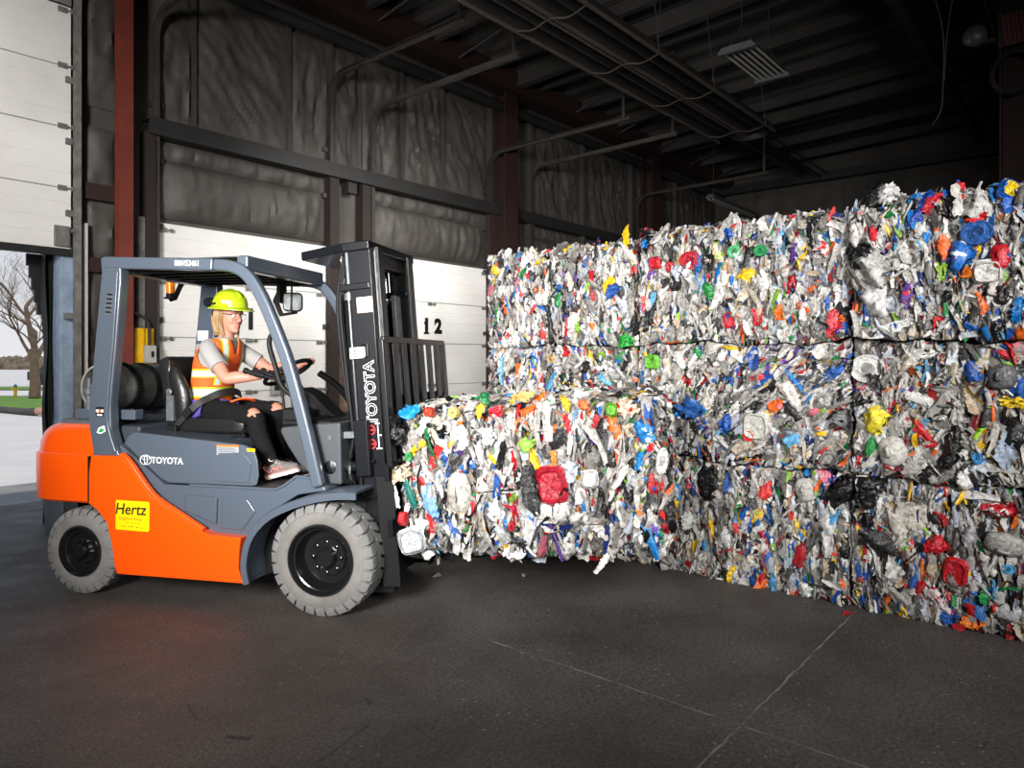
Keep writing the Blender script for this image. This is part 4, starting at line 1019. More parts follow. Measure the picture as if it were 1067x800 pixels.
CBL.scatter('top', 900, 0.07, 0.2, (0.25, 0.6), (-0.01, 0.03), sat=0.08); CBL.scatter('back', 600, 0.08, 0.18, (0.3, 0.6), (-0.01, 0.02)); CBL.scatter('bottom', 500, 0.08, 0.18, (0.3, 0.6), (-0.01, 0.02))
CBL.bigs('front', 70); CBL.bigs('left', 12); CBL.bigs('right', 10); CBL.bigs('top', 8)
for hrow in CB: CBL.hero(*hrow[:7], pr=hrow[7] if len(hrow) > 7 else None)
CBL.hero(629, 584, 'sheet', 30, 8, -25, (245, 245, 245), off=0.02)
CBL.finish()
# litter on the floor
def litter(p, L, W, rgb, rz, label, seed):
    rng = np.random.default_rng(seed); S = strips(rng, 1, np.array([L]), np.array([W]))[0]; S[:, 2] -= S[:, 2].min() - 0.001
    me = CBL.mesh('plastic_scrap', S, QUADS, np.array(L3(*rgb)), np.array(L3(*rgb)))
    o = bpy.data.objects.new('plastic_scrap', me); C.objects.link(o); o.location = p; o.rotation_euler = (0, 0, rz)
    tag(o, label, 'litter')
def fpos(px, py):
    a = (px - 533.5) / 747.0; d = 1.6 * 747.0 / (py - 375.0); r = a * d; A = math.radians(40)
    return (r * math.sin(A) + d * math.cos(A), -r * math.cos(A) + d * math.sin(A), 0)
litter(fpos(455, 602), 0.10, 0.04, (210, 205, 200), 0.3, 'torn pale scrap lying on the floor under the lifted bale', 1)
litter(fpos(546, 600), 0.05, 0.03, (205, 190, 185), 1.0, 'tiny pinkish scrap on the dark floor below the middle of the lifted bale', 2)
litter(fpos(884, 640), 0.10, 0.05, (200, 40, 50), -0.7, 'flat red scrap on the floor at the foot of the stack', 3)
# ---------------------------------------------------------------- the forklift (x forward, y to its left, z up; origin under the front axle)
M['orange'] = mat('forklift_orange', (0.90, 0.088, 0.002, 1), 0.32, coat=0.6)
M['slate'] = mat('slate_grey_enamel', (0.078, 0.098, 0.128, 1), 0.33, coat=0.5)
M['slate_dull'] = mat('slate_grey_plastic', (0.088, 0.098, 0.112, 1), 0.5, bump=0.05, bump_scale=200)
M['cowl'] = mat('cowl_grey', (0.047, 0.053, 0.061, 1), 0.5, bump=0.05, bump_scale=200)
M['slate_dark'] = mat('dark_chassis_grey', (0.036, 0.043, 0.054, 1), 0.5, var=(0.05, 0.056, 0.066, 1), var_scale=8)
M['mastblack'] = mat('satin_black_mast', (0.0065, 0.0075, 0.0095, 1), 0.30, coat=0.2, spec=0.3)
M['blackmatt'] = mat('matt_black', (0.0055, 0.0055, 0.006, 1), 0.6, spec=0.25)
M['greasy'] = mat('greasy_black_steel', (0.008, 0.008, 0.008, 1), 0.38, 0.0, bump=0.2, bump_scale=40)
M['chrome'] = mat('chrome_rod', (0.55, 0.56, 0.58, 1), 0.18, 1.0)
M['steelgrey'] = mat('worn_grey_steel', lin(128, 132, 136), 0.4, 0.5, var=lin(96, 98, 100), var_scale=14)
M['vinyl'] = mat('black_vinyl', (0.011, 0.0108, 0.0108, 1), 0.33, bump=0.12, bump_scale=60)
M['tyre'] = mat('dusty_grey_tyre_rubber', lin(128, 128, 127), 0.85, var=lin(98, 98, 97), var_scale=7, bump=0.25, bump_scale=50)
M['tyre_side'] = mat('worn_tyre_sidewall', lin(124, 121, 118), 0.8, var=lin(96, 93, 90), var_scale=5, bump=0.1, bump_scale=60)
M['rim'] = mat('gloss_black_rim', (0.009, 0.009, 0.010, 1), 0.22, coat=0.5)
M['decal_white'] = mat('white_decal', lin(236, 238, 240), 0.4)
M['decal_yellow'] = mat('rental_yellow', lin(252, 216, 4), 0.4)
M['decal_ink'] = mat('dark_ink', (0.010, 0.006, 0.010, 1), 0.5)
M['decal_brown'] = mat('thin_brown_ink', lin(170, 125, 10), 0.5)
M['decal_orange'] = mat('warning_orange', lin(240, 112, 40), 0.45)
M['decal_red'] = mat('warning_red', lin(205, 36, 40), 0.45)
M['decal_green'] = mat('leaf_green', lin(40, 150, 70), 0.45)
M['decal_grey'] = mat('grey_print', lin(150, 154, 160), 0.5)
M['amber'] = mat('amber_beacon_lens', (0.95, 0.24, 0.005, 1), 0.12, coat=0.6)
M['lampglass'] = mat('clear_lamp_glass', lin(118, 122, 126), 0.15, 0.3, bump=0.4, bump_scale=70)
M['tank'] = mat('grimy_gas_tank', (0.060, 0.056, 0.050, 1), 0.5, var=(0.030, 0.028, 0.026, 1), var_scale=6, bump=0.1, bump_scale=14)
M['tankrim'] = mat('scuffed_tank_collar', lin(172, 170, 166), 0.45, 0.3, var=lin(120, 116, 110), var_scale=12)
M['matting'] = mat('floor_mat_rubber', (0.022, 0.021, 0.020, 1), 0.6, var=(0.04, 0.038, 0.035, 1), var_scale=20, bump=0.4, bump_scale=60)
FK = empty('forklift', tuple(FKO), FKA, 'orange and slate grey counterbalance forklift carrying a bale of plastic', 'forklift')
RX, UPZ = Vector((1, 0, 0)), Vector((0, 0, 1))
def side_frame(x, y, z, dx=(1, 0, 0)): return fr((x, y, z), dx, (0, 0, 1))
def rrect(cx, cz, w, h, r, n=4):
    pts = []
    for sx, sz, a0 in ((1, 1, 0), (-1, 1, PI / 2), (-1, -1, PI), (1, -1, 1.5 * PI)):
        for i in range(n + 1):
            a = a0 + PI / 2 * i / n
            pts.append((cx + sx * (w / 2 - r) + r * math.cos(a), cz + sz * (h / 2 - r) + r * math.sin(a)))
    return pts

# --- counterweight
def plan(z, hw, xr, e=0.62, xf=-1.745):
    pts = [(xf, -hw, z), (-1.88, -hw, z)]
    for i in range(19):
        a = -PI / 2 + PI * i / 18
        c, s_ = math.cos(a), math.sin(a)
        pts.append((-2.0 - (-xr - 2.0) * abs(c) ** e, hw * abs(s_) ** e * (1 if s_ > 0 else -1), z))
    pts += [(-1.88, hw, z), (xf, hw, z)]; return pts
b = MB(); b.loft([plan(0.615, 0.535, -2.36), plan(0.63, 0.553, -2.40), plan(0.80, 0.556, -2.41), plan(0.936, 0.558, -2.405), plan(0.948, 0.554, -2.40), plan(0.954, 0.544, -2.385),
                  plan(1.02, 0.540, -2.375), plan(1.085, 0.528, -2.345), plan(1.125, 0.505, -2.30), plan(1.15, 0.475, -2.24), plan(1.16, 0.44, -2.18)])
cw = b.build('counterweight', M['orange'], FK, smooth=30)
b = MB(); b.loft([plan(1.140, 0.47, -2.24, xf=-1.70), plan(1.175, 0.455, -2.22, xf=-1.70), plan(1.185, 0.43, -2.16, xf=-1.70)])
b.build('rear_cover', M['slate_dull'], FK, smooth=30)
# rear axle housing behind the wheel
b = MB(); b.loft([plan(0.24, 0.50, -2.22, xf=-2.02), plan(0.36, 0.535, -2.32, xf=-2.02), plan(0.615, 0.54, -2.34, xf=-2.02)])
b.box(-2.02, -1.40, -0.33, 0.33, 0.3, 1.1)
b.build('rear_frame', M['slate_dark'], FK, smooth=30)
MB().box(-1.86, -1.70, -0.42, 0.42, 0.20, 0.38).build('rear_axle', M['blackmatt'], FK, bevel=0.02)

for s in (-1, 1): MB().box(-1.750, -1.739, 0.53 * s, 0.5875 * s, 0.635, 0.945).build('panel_seam', M['blackmatt'], FK, smooth=None)
# --- orange side panels with the bright rolled edge
SIDE = [(-1.727, 0.952), (-1.50, 0.955), (-1.44, 0.92), (-1.25, 0.70), (-1.05, 0.585), (-0.86, 0.487), (-0.80, 0.468), (-0.57, 0.461), (-0.582, 0.36), (-0.585, 0.26), (-0.56, 0.185), (-0.52, 0.168),
        (-1.514, 0.160), (-1.535, 0.20), (-1.56, 0.36), (-1.60, 0.50), (-1.68, 0.585), (-1.757, 0.63), (-1.767, 0.70)]
for s in (-1, 1):
    b = MB(); b.prism(SIDE, 0.50 * s, 0.585 * s)
    p = b.build('side_panel', M['orange'], FK, smooth=30, bevel=0.016, seg=3)
    b = MB(); up = [(-1.50, 0.955), (-1.44, 0.915), (-1.25, 0.70), (-1.05, 0.585), (-0.86, 0.487)]
    b.tube(smoothpath([(x + 0.006, 0.562 * s, z + 0.004) for x, z in up], 5), 0.021, 12, flat=1.0)
    b.build('rolled_edge', M['orange'], p, smooth=50)
    if s < 0:
        b = MB(); b.prism(rrect(0, 0, 0.266, 0.198, 0.012), -0.002, 0.0)
        T = Matrix.Translation((-1.388, -0.586, 0.560)) @ Matrix.Rotation(math.radians(0.5), 4, 'Y')
        b.v = [tuple(T @ Vector(v)) for v in b.v]
        b.mi = 1; b.text('Hertz', 0.104, side_frame(-1.405, -0.5885, 0.600), extrude=0.0004, bold=0.0014, shear=0.16)
        b.mi = 2; b.text('Equipment Rental.', 0.034, side_frame(-1.40, -0.5885, 0.540), extrude=0.0003, sx=0.74)
        for (x, z, w_) in ((-1.43, 0.513, 0.02), (-1.39, 0.513, 0.012), (-1.36, 0.513, 0.012), (-1.335, 0.513, 0.012), (-1.455, 0.487, 0.03), (-1.40, 0.487, 0.04), (-1.35, 0.484, 0.02), (-1.315, 0.482, 0.018)):
            b.box(x - w_ / 2, x + w_ / 2, -0.5887, -0.5882, z - 0.0025, z + 0.0025)
        b.build('rental_sticker', [M['decal_yellow'], M['decal_ink'], M['decal_brown']], p, smooth=None)
# --- chassis, step panel and floor
CH = [(-1.70, 0.30), (-0.52, 0.19), (-0.56, 0.44), (-0.40, 0.62), (-0.2, 0.74), (0.0, 0.775), (-0.02, 0.80), (-0.10, 0.845), (-0.215, 0.855), (-0.30, 0.79), (-0.36, 0.765), (-1.20, 0.765), (-1.52, 1.0), (-1.72, 1.1)]
b = MB(); b.prism(CH, -0.515, 0.515); b.build('chassis', M['slate'], FK, smooth=30, bevel=0.008)
for s in (-1, 1):
    b = MB(); b.prism([(-1.03, 0.60), (-0.79, 0.52), (-0.78, 0.70), (-1.02, 0.71)], 0.51 * s, 0.535 * s)
    b.build('step_plate', M['slate'], FK, bevel=0.012)
    b = MB(); b.prism([(-0.75, 0.50), (-0.60, 0.49), (-0.50, 0.62), (-0.56, 0.70), (-0.75, 0.71)], 0.51 * s, 0.528 * s)
    b.build('step_plate', M['slate'], FK, bevel=0.012)
b = MB().box(-1.0, -0.30, -0.50, 0.50, 0.766, 0.774)
b.add([(-0.31, -0.46, 0.775), (-0.31, 0.46, 0.775), (-0.13, 0.46, 0.885), (-0.13, -0.46, 0.885), (-0.31, -0.46, 0.765), (-0.31, 0.46, 0.765), (-0.13, 0.46, 0.872), (-0.13, -0.46, 0.872)], [(0, 3, 2, 1), (4, 5, 6, 7), (0, 1, 5, 4), (1, 2, 6, 5), (2, 3, 7, 6), (3, 0, 4, 7)])
b.build('floor_mat', M['matting'], FK, smooth=None)
MB().tube([(-1.0, -0.515, 0.768), (-0.36, -0.515, 0.768), (-0.30, -0.515, 0.795), (-0.21, -0.515, 0.857), (-0.08, -0.515, 0.847)], 0.010, 8).build('floor_edge', M['slate'], FK)
# --- hood
HOODSHIFT = [(-0.505, 0), (-0.49, 0.012), (-0.45, 0.045), (-0.38, 0.10), (-0.28, 0.155), (-0.15, 0.18), (0, 0.185), (0.15, 0.18), (0.28, 0.155), (0.38, 0.10), (0.45, 0.045), (0.49, 0.012), (0.505, 0)]
HOOD = [(-1.535, 1.03), (-1.50, 1.09), (-1.44, 1.112), (-1.0, 1.075), (-0.60, 1.045), (-0.52, 1.02), (-0.495, 0.95), (-0.485, 0.85), (-0.50, 0.785), (-0.54, 0.775), (-1.17, 0.772), (-1.24, 0.80), (-1.40, 0.92)]
b = MB(); b.loft([[(x - (sh * (x + 0.95) / 0.45 if x > -0.95 else 0), y, z) for x, z in HOOD] for y, sh in HOODSHIFT])
hood = b.build('hood', M['slate'], FK, smooth=30, bevel=0.035, seg=4)
b = MB(); b.prism([(-0.80, 0.80), (-0.56, 0.80), (-0.54, 0.93), (-0.60, 1.0), (-0.78, 0.985), (-0.86, 0.93)], -0.512, -0.504); b.build('hood_facet', M['slate'], hood, bevel=0.006)
b = MB(); T0 = side_frame(-1.352, -0.507, 0.924)
def oval(b, T, rx, ry, w, n=28):
    rings = []
    for i in range(n):
        a = 2 * PI * i / n
        rings.append([(rx * math.cos(a) * k, ry * math.sin(a) * k, h) for k, h in ((1, 0), (1, 0.001), (1 - w / rx, 0.001), (1 - w / rx, 0))])
    b.loft(rings, cap=False, closed=True, T=T)
oval(b, T0, 0.048, 0.034, 0.0055); oval(b, T0 @ Matrix.Translation((0, 0.0, 0.0002)), 0.0155, 0.031, 0.0045); oval(b, T0 @ Matrix.Translation((0, 0.013, 0.0004)), 0.035, 0.0125, 0.0045)
b.text('TOYOTA', 0.060, side_frame(-1.183, -0.5075, 0.922), extrude=0.0006, bold=0.0012, sx=1.0)
b.build('lettering', M['decal_white'], hood, smooth=None)
b = MB().box(-0.80, -0.635, -0.5085, -0.506, 0.950, 1.03); b.mi = 1; b.box(-0.80, -0.635, -0.509, -0.506, 1.03, 1.043); b.mi = 2
for i in range(5): b.box(-0.79, -0.66 + 0.01 * (i % 2), -0.5092, -0.5086, 0.975 + 0.011 * i, 0.979 + 0.011 * i)
b.build('warning_label', [M['decal_grey'], M['decal_orange'], M['slate']], hood, smooth=None)
b = MB().box(-0.575, -0.515, -0.5085, -0.506, 1.006, 1.024); b.build('yellow_label', M['decal_yellow'], hood, smooth=None)
b = MB().box(-1.70, -1.46, -0.44, 0.44, 1.02, 1.145); b.build('rear_deck', M['slate_dark'], FK, bevel=0.02)
# --- front fenders
FEN = smoothpath([(-0.535, 0, 0.17), (-0.555, 0, 0.30), (-0.515, 0, 0.47), (-0.40, 0, 0.61), (-0.24, 0, 0.70), (-0.04, 0, 0.765), (0.12, 0, 0.792), (0.25, 0, 0.797)], 5)
for s in (-1, 1):
    rings = []
    for i, p in enumerate(FEN):
        t = (FEN[min(i + 1, len(FEN) - 1)] - FEN[max(i - 1, 0)]).normalized(); n = Vector((-t.z, 0, t.x))
        if n.z < 0 and i > 12: n = -n
        rings.append([tuple(Vector((p.x, y * s, p.z)) + n * d) for y, d in ((0.36, 0), (0.60, 0), (0.618, -0.008), (0.618, -0.05), (0.606, -0.05), (0.60, -0.016), (0.36, -0.016))])
    MB().loft(rings).build('fender', M['slate'], FK, smooth=45)
    b = MB(); rings = []
    for p in FEN:
        rings.append([(p.x, 0.37 * s, p.z - 0.01), (p.x, 0.345 * s, p.z - 0.01), (p.x * 0.4 - 0.0, 0.345 * s, 0.30 + p.z * 0.1), (p.x * 0.4, 0.37 * s, 0.30 + p.z * 0.1)])
    b.loft(rings).build('inner_arch', M['blackmatt'], FK, smooth=45)
# --- wheels
def wheel(name, x, yo, R, W, rr, lugs, s, deep, nuts):
    """yo: outer face; s: side sign; tyre with tread blocks, rim, nuts"""
    T = Matrix.Translation((x, yo * s, R)) @ Matrix.Rotation(PI / 2 * (1 if s < 0 else -1), 4, 'X')   # local +z points outwards
    b = MB()
    b.lathe([(rr, -W + 0.02), (rr, -0.02), (rr + 0.012, -0.006), (rr + 0.03, 0.0), (R * 0.80, -0.004), (R * 0.86, -0.012), (R * 0.925, -0.03), (R * 0.935, -0.05), (R * 0.935, -W + 0.05), (R * 0.86, -W + 0.012), (rr + 0.03, -W), (rr + 0.012, -W + 0.006)], 72, closed=True)
    b.mi = 1
    for side in (0, 1):
        for i in range(lugs):
            a0 = 2 * PI * (i + 0.5 * side) / lugs; da = 2 * PI / lugs * 0.41
            secs = []
            for r_, dz, k, sk in ((R * 0.845, -0.004, 1.0, 0), (R * 0.93, -0.012, 1.0, 0), (R * 0.985, -0.026, 0.95, 0.0), (R, -0.045, 0.92, 0.0), (R, -W * 0.30, 0.90, 0.35), (R, -W * 0.52, 0.80, 0.75)):
                secs.append((r_, dz, k, sk))
            top = []; bot = []
            for r_, dz, k, sk in secs:
                z = dz if side == 0 else -W - dz; off = sk * da
                rb = max(R * 0.80, r_ - R * 0.08)
                zb = z if r_ >= R * 0.98 else (z - 0.02 if side == 0 else z + 0.02)
                top.append([(r_ * math.cos(a0 + off - da * k), r_ * math.sin(a0 + off - da * k), z), (r_ * math.cos(a0 + off + da * k), r_ * math.sin(a0 + off + da * k), z)])
                bot.append([(rb * math.cos(a0 + off + da * k), rb * math.sin(a0 + off + da * k), zb), (rb * math.cos(a0 + off - da * k), rb * math.sin(a0 + off - da * k), zb)])
            b.loft([t + q_ for t, q_ in zip(top, bot)])
    b.v = [tuple(T @ Vector(v)) for v in b.v]
    ty = b.build(name, [M['tyre_side'], M['tyre']], FK, smooth=30)
    b = MB()
    d = deep
    b.lathe([(rr + 0.004, -W + 0.03), (rr + 0.006, -0.010), (rr + 0.002, -0.001), (rr - 0.008, -0.001), (rr - 0.014, -0.012), (rr - 0.022, -0.030), (rr - 0.030, -0.034), (rr - 0.036, -d * 0.6), (rr - 0.05, -d), (rr * 0.58, -d - 0.004), (rr * 0.54, -d + 0.012), (rr * 0.30, -d + 0.014), (rr * 0.29, -d + 0.05), (rr * 0.24, -d + 0.062), (0.001, -d + 0.064)], 56)
    b.v = [tuple(T @ Vector(v)) for v in b.v]
    rim = b.build('wheel_rim', M['rim'], ty, smooth=30)
    for i in range(nuts):
        b = MB(); a = 2 * PI * i / nuts; r_ = rr * 0.44
        b.lathe([(0.013, -d + 0.01), (0.013, -d + 0.032), (0.009, -d + 0.034), (0.009, -d + 0.045), (0.001, -d + 0.046)], 6, Matrix.Translation((r_ * math.cos(a), r_ * math.sin(a), 0)))
        b.v = [tuple(T @ Vector(v)) for v in b.v]
        b.build('wheel_nut', M['rim'], ty, smooth=30)
    return ty
for s in (-1, 1):
    wheel('front_tyre', 0.0, 0.605, 0.355, 0.245, 0.218, 28, s, 0.12, 8)
    wheel('rear_tyre', -1.815, 0.595, 0.294, 0.18, 0.168, 26, s, 0.055, 6)
MB().tube([(0, -0.45, 0.355), (0, 0.45, 0.355)], 0.11, 16).box(-0.2, 0.12, -0.34, 0.34, 0.28, 0.70).build('front_axle', M['blackmatt'], FK, smooth=35)

# --- overhead guard
def rect_sweep(b, pts, w, y0, y1):
    rings = []
    for i, p in enumerate(pts):
        t = (pts[min(i + 1, len(pts) - 1)] - pts[max(i - 1, 0)]).normalized(); n = Vector((-t.z, 0, t.x)); ww = w if not isinstance(w, list) else w[i]
        rings.append([(p.x + n.x * ww / 2, y0, p.z + n.z * ww / 2), (p.x + n.x * ww / 2, y1, p.z + n.z * ww / 2), (p.x - n.x * ww / 2, y1, p.z - n.z * ww / 2), (p.x - n.x * ww / 2, y0, p.z - n.z * ww / 2)])
    b.loft(rings); return b
FP = smoothpath([(-1.66, 0, 2.264), (-1.2, 0, 2.243), (-0.80, 0, 2.224), (-0.66, 0, 2.205), (-0.565, 0, 2.155), (-0.48, 0, 2.05), (-0.40, 0, 1.90), (-0.278, 0, 1.62), (-0.188, 0, 1.337), (-0.115, 0, 1.07), (-0.045, 0, 0.80)], 5)
for s in (-1, 1):
    y0, y1 = 0.49 * s, 0.555 * s
    k = next(i for i, p in enumerate(FP) if p.x > -0.81)
    rail = rect_sweep(MB(), FP[:k + 1], 0.082, y0, y1).build('roof_rail', M['slate'], FK, smooth=30, bevel=0.014, seg=3)
    fp = rect_sweep(MB(), FP[k:], 0.078, y0, y1).build('front_pillar', M['slate'], FK, smooth=30, bevel=0.018, seg=3)
    prof = [(-1.685, 2.30), (-1.60, 2.305), (-1.515, 2.25), (-1.515, 2.12), (-1.555, 1.70), (-1.60, 1.31), (-1.595, 1.12), (-1.56, 1.02), (-1.52, 0.945), (-1.74, 0.945), (-1.775, 1.12), (-1.785, 1.22), (-1.765, 1.38), (-1.72, 1.80), (-1.675, 2.20)]
    rp = MB().prism(prof, 0.47 * s, 0.55 * s).build('rear_pillar', M['slate'], FK, smooth=30, bevel=0.014, seg=3)
    b = MB(); rect_sweep(b, smoothpath([(-1.545, 0, 2.2), (-1.58, 0, 1.75), (-1.625, 0, 1.31), (-1.62, 0, 1.14), (-1.56, 0, 0.97)], 5), 0.034, 0.475 * s, 0.562 * s)
    b.build('pillar_flange', M['slate'], rp, smooth=30, bevel=0.008)
    if s < 0:
        b = MB(); b.prism(rrect(0, 0, 0.055, 0.165, 0.012), -0.004, 0.0); b.mi = 1
        for i in range(5): b.box(-0.02, 0.02, -0.008, -0.003, -0.066 + 0.03 * i, -0.054 + 0.03 * i)
        T = Matrix.Translation((-1.605, -0.5505, 1.985)) @ Matrix.Rotation(math.radians(6), 4, 'Y'); b.v = [tuple(T @ Vector(v)) for v in b.v]
        b.build('vent', [M['slate_dull'], M['blackmatt']], rp, smooth=None)
        b = MB(); b.prism(rrect(0, 0, 0.068, 0.066, 0.012), -0.002, 0); b.mi = 1
        for x in (-0.02, 0.02): b.prism(rrect(x, 0.006, 0.022, 0.02, 0.006), -0.003, -0.002)
        b.prism(rrect(0, -0.022, 0.044, 0.010, 0.003), -0.003, -0.002); b.mi = 2; b.prism([(-0.014, -0.006), (0.014, -0.006), (0, 0.022)], -0.0035, -0.002)
        b.v = [(v[0] - 1.683, v[1] - 0.5515, v[2] + 1.247) for v in b.v]
        b.build('safety_sticker', [M['decal_ink'], M['decal_white'], M['decal_orange']], rp, smooth=None)
        b = MB(); b.prism([(-0.045, -0.022), (-0.01, -0.028), (0.028, -0.012), (0.048, 0.018), (0.012, 0.028), (-0.028, 0.012)], -0.002, 0); b.mi = 1
        b.prism([(-0.03, -0.016), (0.0, -0.020), (0.022, 0.004), (-0.012, 0.010)], -0.003, -0.002)
        b.v = [(v[0] - 1.665, v[1] - 0.5515, v[2] + 1.125) for v in b.v]
        b.build('leaf_sticker', [M['decal_white'], M['decal_green']], rp, smooth=None)
        b = MB(); b.text('800153461', 0.052, fr((-0.99, -0.5565, 2.236), (1, 0, -0.045), (0, 0, 1)), extrude=0.0006, bold=0.0010, sx=0.82); b.build('fleet_number', M['decal_white'], rail, smooth=None)
    else:
        for (z, h, m_) in ((1.80, 0.08, 'decal_white'), (1.67, 0.12, 'decal_grey'), (1.50, 0.14, 'decal_white')):
            MB().box(-1.735 + (z - 1.5) * 0.12, -1.635 + (z - 1.5) * 0.12, 0.4665, 0.4695, z - h / 2, z + h / 2).build('notice', M[m_], rp, smooth=None)
MB().box(-1.62, -1.53, -0.48, 0.48, 2.19, 2.285).build('rear_crossbeam', M['slate'], FK, bevel=0.012)
MB().box(-0.66, -0.575, -0.50, 0.50, 2.185, 2.285).build('front_crossbeam', M['slate'], FK, bevel=0.014)
b = MB().box(-0.576, -0.573, 0.0, 0.42, 2.192, 2.222); b.mi = 1; b.box(-0.573, -0.572, 0.05, 0.1, 2.196, 2.218); b.box(-0.573, -0.572, 0.25, 0.3, 2.196, 2.218)
for i in range(6):
    y = -0.39 + 0.156 * i
    MB().box(-1.56, -0.62, y - 0.022, y + 0.022, 2.20, 2.245).build('roof_bar', M['blackmatt'], FK, bevel=0.006)
MB().box(-1.63, -0.60, -0.485, 0.485, 2.275, 2.283).build('roof_sheet', M['slate_dark'], FK, smooth=None)
b = MB().tube(smoothpath([(-0.372, -0.475, 1.80), (-0.425, -0.475, 1.745), (-0.428, -0.475, 1.68), (-0.395, -0.475, 1.58), (-0.345, -0.475, 1.44), (-0.26, -0.475, 1.37), (-0.20, -0.475, 1.37)], 6), 0.017, 10)
b.build('grab_handle', M['blackmatt'], FK)
# --- beacon and work light
def F(px, py, y):    # a spot on the forklift in its own frame
    return y
b = MB().tube([(-1.70, 0.45, 2.26), (-1.80, 0.45, 2.255), (-1.845, 0.45, 2.22), (-1.90, 0.45, 2.115), (-1.95, 0.45, 2.105)], 0.026, 4)
b.build('beacon_bracket', M['blackmatt'], FK, smooth=None)
bc = MB().lathe([(0.05, 0), (0.05, 0.012), (0.036, 0.016), (0.036, 0.045)], 20, Matrix.Translation((-1.945, 0.45, 2.105))).build('beacon_base', M['blackmatt'], FK)
MB().lathe([(0.034, 0.045), (0.035, 0.13), (0.030, 0.148), (0.001, 0.152)], 20, Matrix.Translation((-1.945, 0.45, 2.105))).build('beacon_lens', M['amber'], bc)
b = MB().box(-0.93, -0.90, 0.40, 0.50, 2.05, 2.20).tube([(-0.915, 0.45, 2.19), (-0.90, 0.45, 2.23)], 0.02, 6)
b.add([(-0.99, 0.44, 2.07), (-0.95, 0.44, 2.07), (-0.89, 0.44, 2.19), (-0.93, 0.44, 2.19), (-0.99, 0.46, 2.07), (-0.95, 0.46, 2.07), (-0.89, 0.46, 2.19), (-0.93, 0.46, 2.19)], [(0, 1, 2, 3), (7, 6, 5, 4), (0, 4, 5, 1), (1, 5, 6, 2), (2, 6, 7, 3), (3, 7, 4, 0)])
b.add([(-0.99, 0.44, 2.07), (-0.95, 0.44, 2.07), (-0.90, 0.44, 1.955), (-0.93, 0.44, 1.945), (-0.99, 0.46, 2.07), (-0.95, 0.46, 2.07), (-0.90, 0.46, 1.955), (-0.93, 0.46, 1.945)], [(0, 1, 2, 3), (7, 6, 5, 4), (0, 4, 5, 1), (1, 5, 6, 2), (2, 6, 7, 3), (3, 7, 4, 0)])
b.tube([(-0.92, 0.45, 2.19), (-0.76, 0.45, 2.20)], 0.008, 6).tube([(-0.795, 0.40, 2.20), (-0.80, 0.40, 1.96)], 0.008, 6).tube([(-0.93, 0.45, 1.955), (-0.78, 0.45, 1.975)], 0.012, 6)
wl = b.build('work_light_bracket', M['blackmatt'], FK, smooth=30)
T = fr((-0.815, 0.45, 2.055), (0.90, -0.44, 0), (0, 0, 1))
Tl = Matrix.Translation((-0.80, 0.42, 2.055)) @ Matrix.Rotation(math.radians(24), 4, 'Z')
b = MB(); rings = []
for k_, d in ((0.55, 0.10), (0.85, 0.075), (1.0, 0.03), (1.0, 0.0), (0.90, -0.004)):
    rings.append([tuple(Tl @ Vector((p[0] * k_, d, p[1] * k_))) for p in rrect(0, 0, 0.15, 0.15, 0.035)])
lamp = b.loft(rings).build('work_light', M['blackmatt'], FK, smooth=40)
b = MB(); b.loft([[tuple(Tl @ Vector((p[0] * k_, d, p[1] * k_))) for p in rrect(0, 0, 0.15, 0.15, 0.035)] for k_, d in ((0.90, -0.003), (0.86, -0.012), (0.5, -0.02), (0.05, -0.022))]).build('lamp_lens', M['lampglass'], lamp, smooth=40)
# --- gas tank lying across the rear deck
TK = Matrix.Translation((-1.80, -0.36, 1.405)) @ Matrix.Rotation(-PI / 2, 4, 'X')   # local +z runs to the left side
b = MB().lathe([(0.001, 0.03), (0.10, 0.035), (0.145, 0.06), (0.162, 0.10), (0.165, 0.14), (0.165, 0.66), (0.15, 0.72), (0.10, 0.755), (0.001, 0.77)], 36)
b.v = [tuple(TK @ Vector(v)) for v in b.v]
tk = b.build('gas_tank', M['tank'], FK, smooth=40)
b = MB().lathe([(0.152, -0.07), (0.166, -0.07), (0.168, 0.09), (0.156, 0.09)], 36, closed=True); b.v = [tuple(TK @ Vector(v)) for v in b.v]
b.build('tank_collar', M['tankrim'], tk, smooth=30)
b = MB()
for i in range(44):
    a = 2 * PI * i / 44; b.ball((0.176 * math.cos(a), 0.176 * math.sin(a), 0.10), (0.010, 0.010, 0.016), 6, rings=4)
b.lathe([(0.166, 0.075), (0.178, 0.08), (0.178, 0.125), (0.166, 0.13)], 36, closed=True); b.v = [tuple(TK @ Vector(v)) for v in b.v]
b.build('collar_seal', M['blackmatt'], tk, smooth=30)
for z in (0.28, 0.56):
    b = MB().lathe([(0.166, z), (0.174, z), (0.174, z + 0.045), (0.166, z + 0.045)], 36, closed=True); b.v = [tuple(TK @ Vector(v)) for v in b.v]
    b.build('tank_strap', M['blackmatt'], tk, smooth=30)
b = MB().box(-0.02, 0.11, -0.115, -0.03, 0.02, 0.034).box(-0.02, 0.11, -0.02, 0.05, 0.02, 0.034); b.v = [tuple(TK @ Vector(v)) for v in b.v]
b.build('tank_plate', M['steelgrey'], tk, smooth=None)
b = MB().lathe([(0.03, 0.03), (0.03, -0.03), (0.018, -0.03), (0.018, -0.06), (0.034, -0.06), (0.034, -0.085), (0.001, -0.085)], 14, Matrix.Translation((-0.04, 0.0, 0)))
b.v = [tuple(TK @ Vector(v)) for v in b.v]; b.build('tank_valve', M['steelgrey'], tk, smooth=30)
b = MB().lathe([(0.022, 0), (0.022, 0.10), (0.032, 0.11), (0.032, 0.15), (0.016, 0.155), (0.016, 0.22), (0.001, 0.222)], 14, Matrix.Translation((-1.90, -0.42, 1.25)))
b.build('bracket_latch', M['slate_dull'], FK, smooth=30)
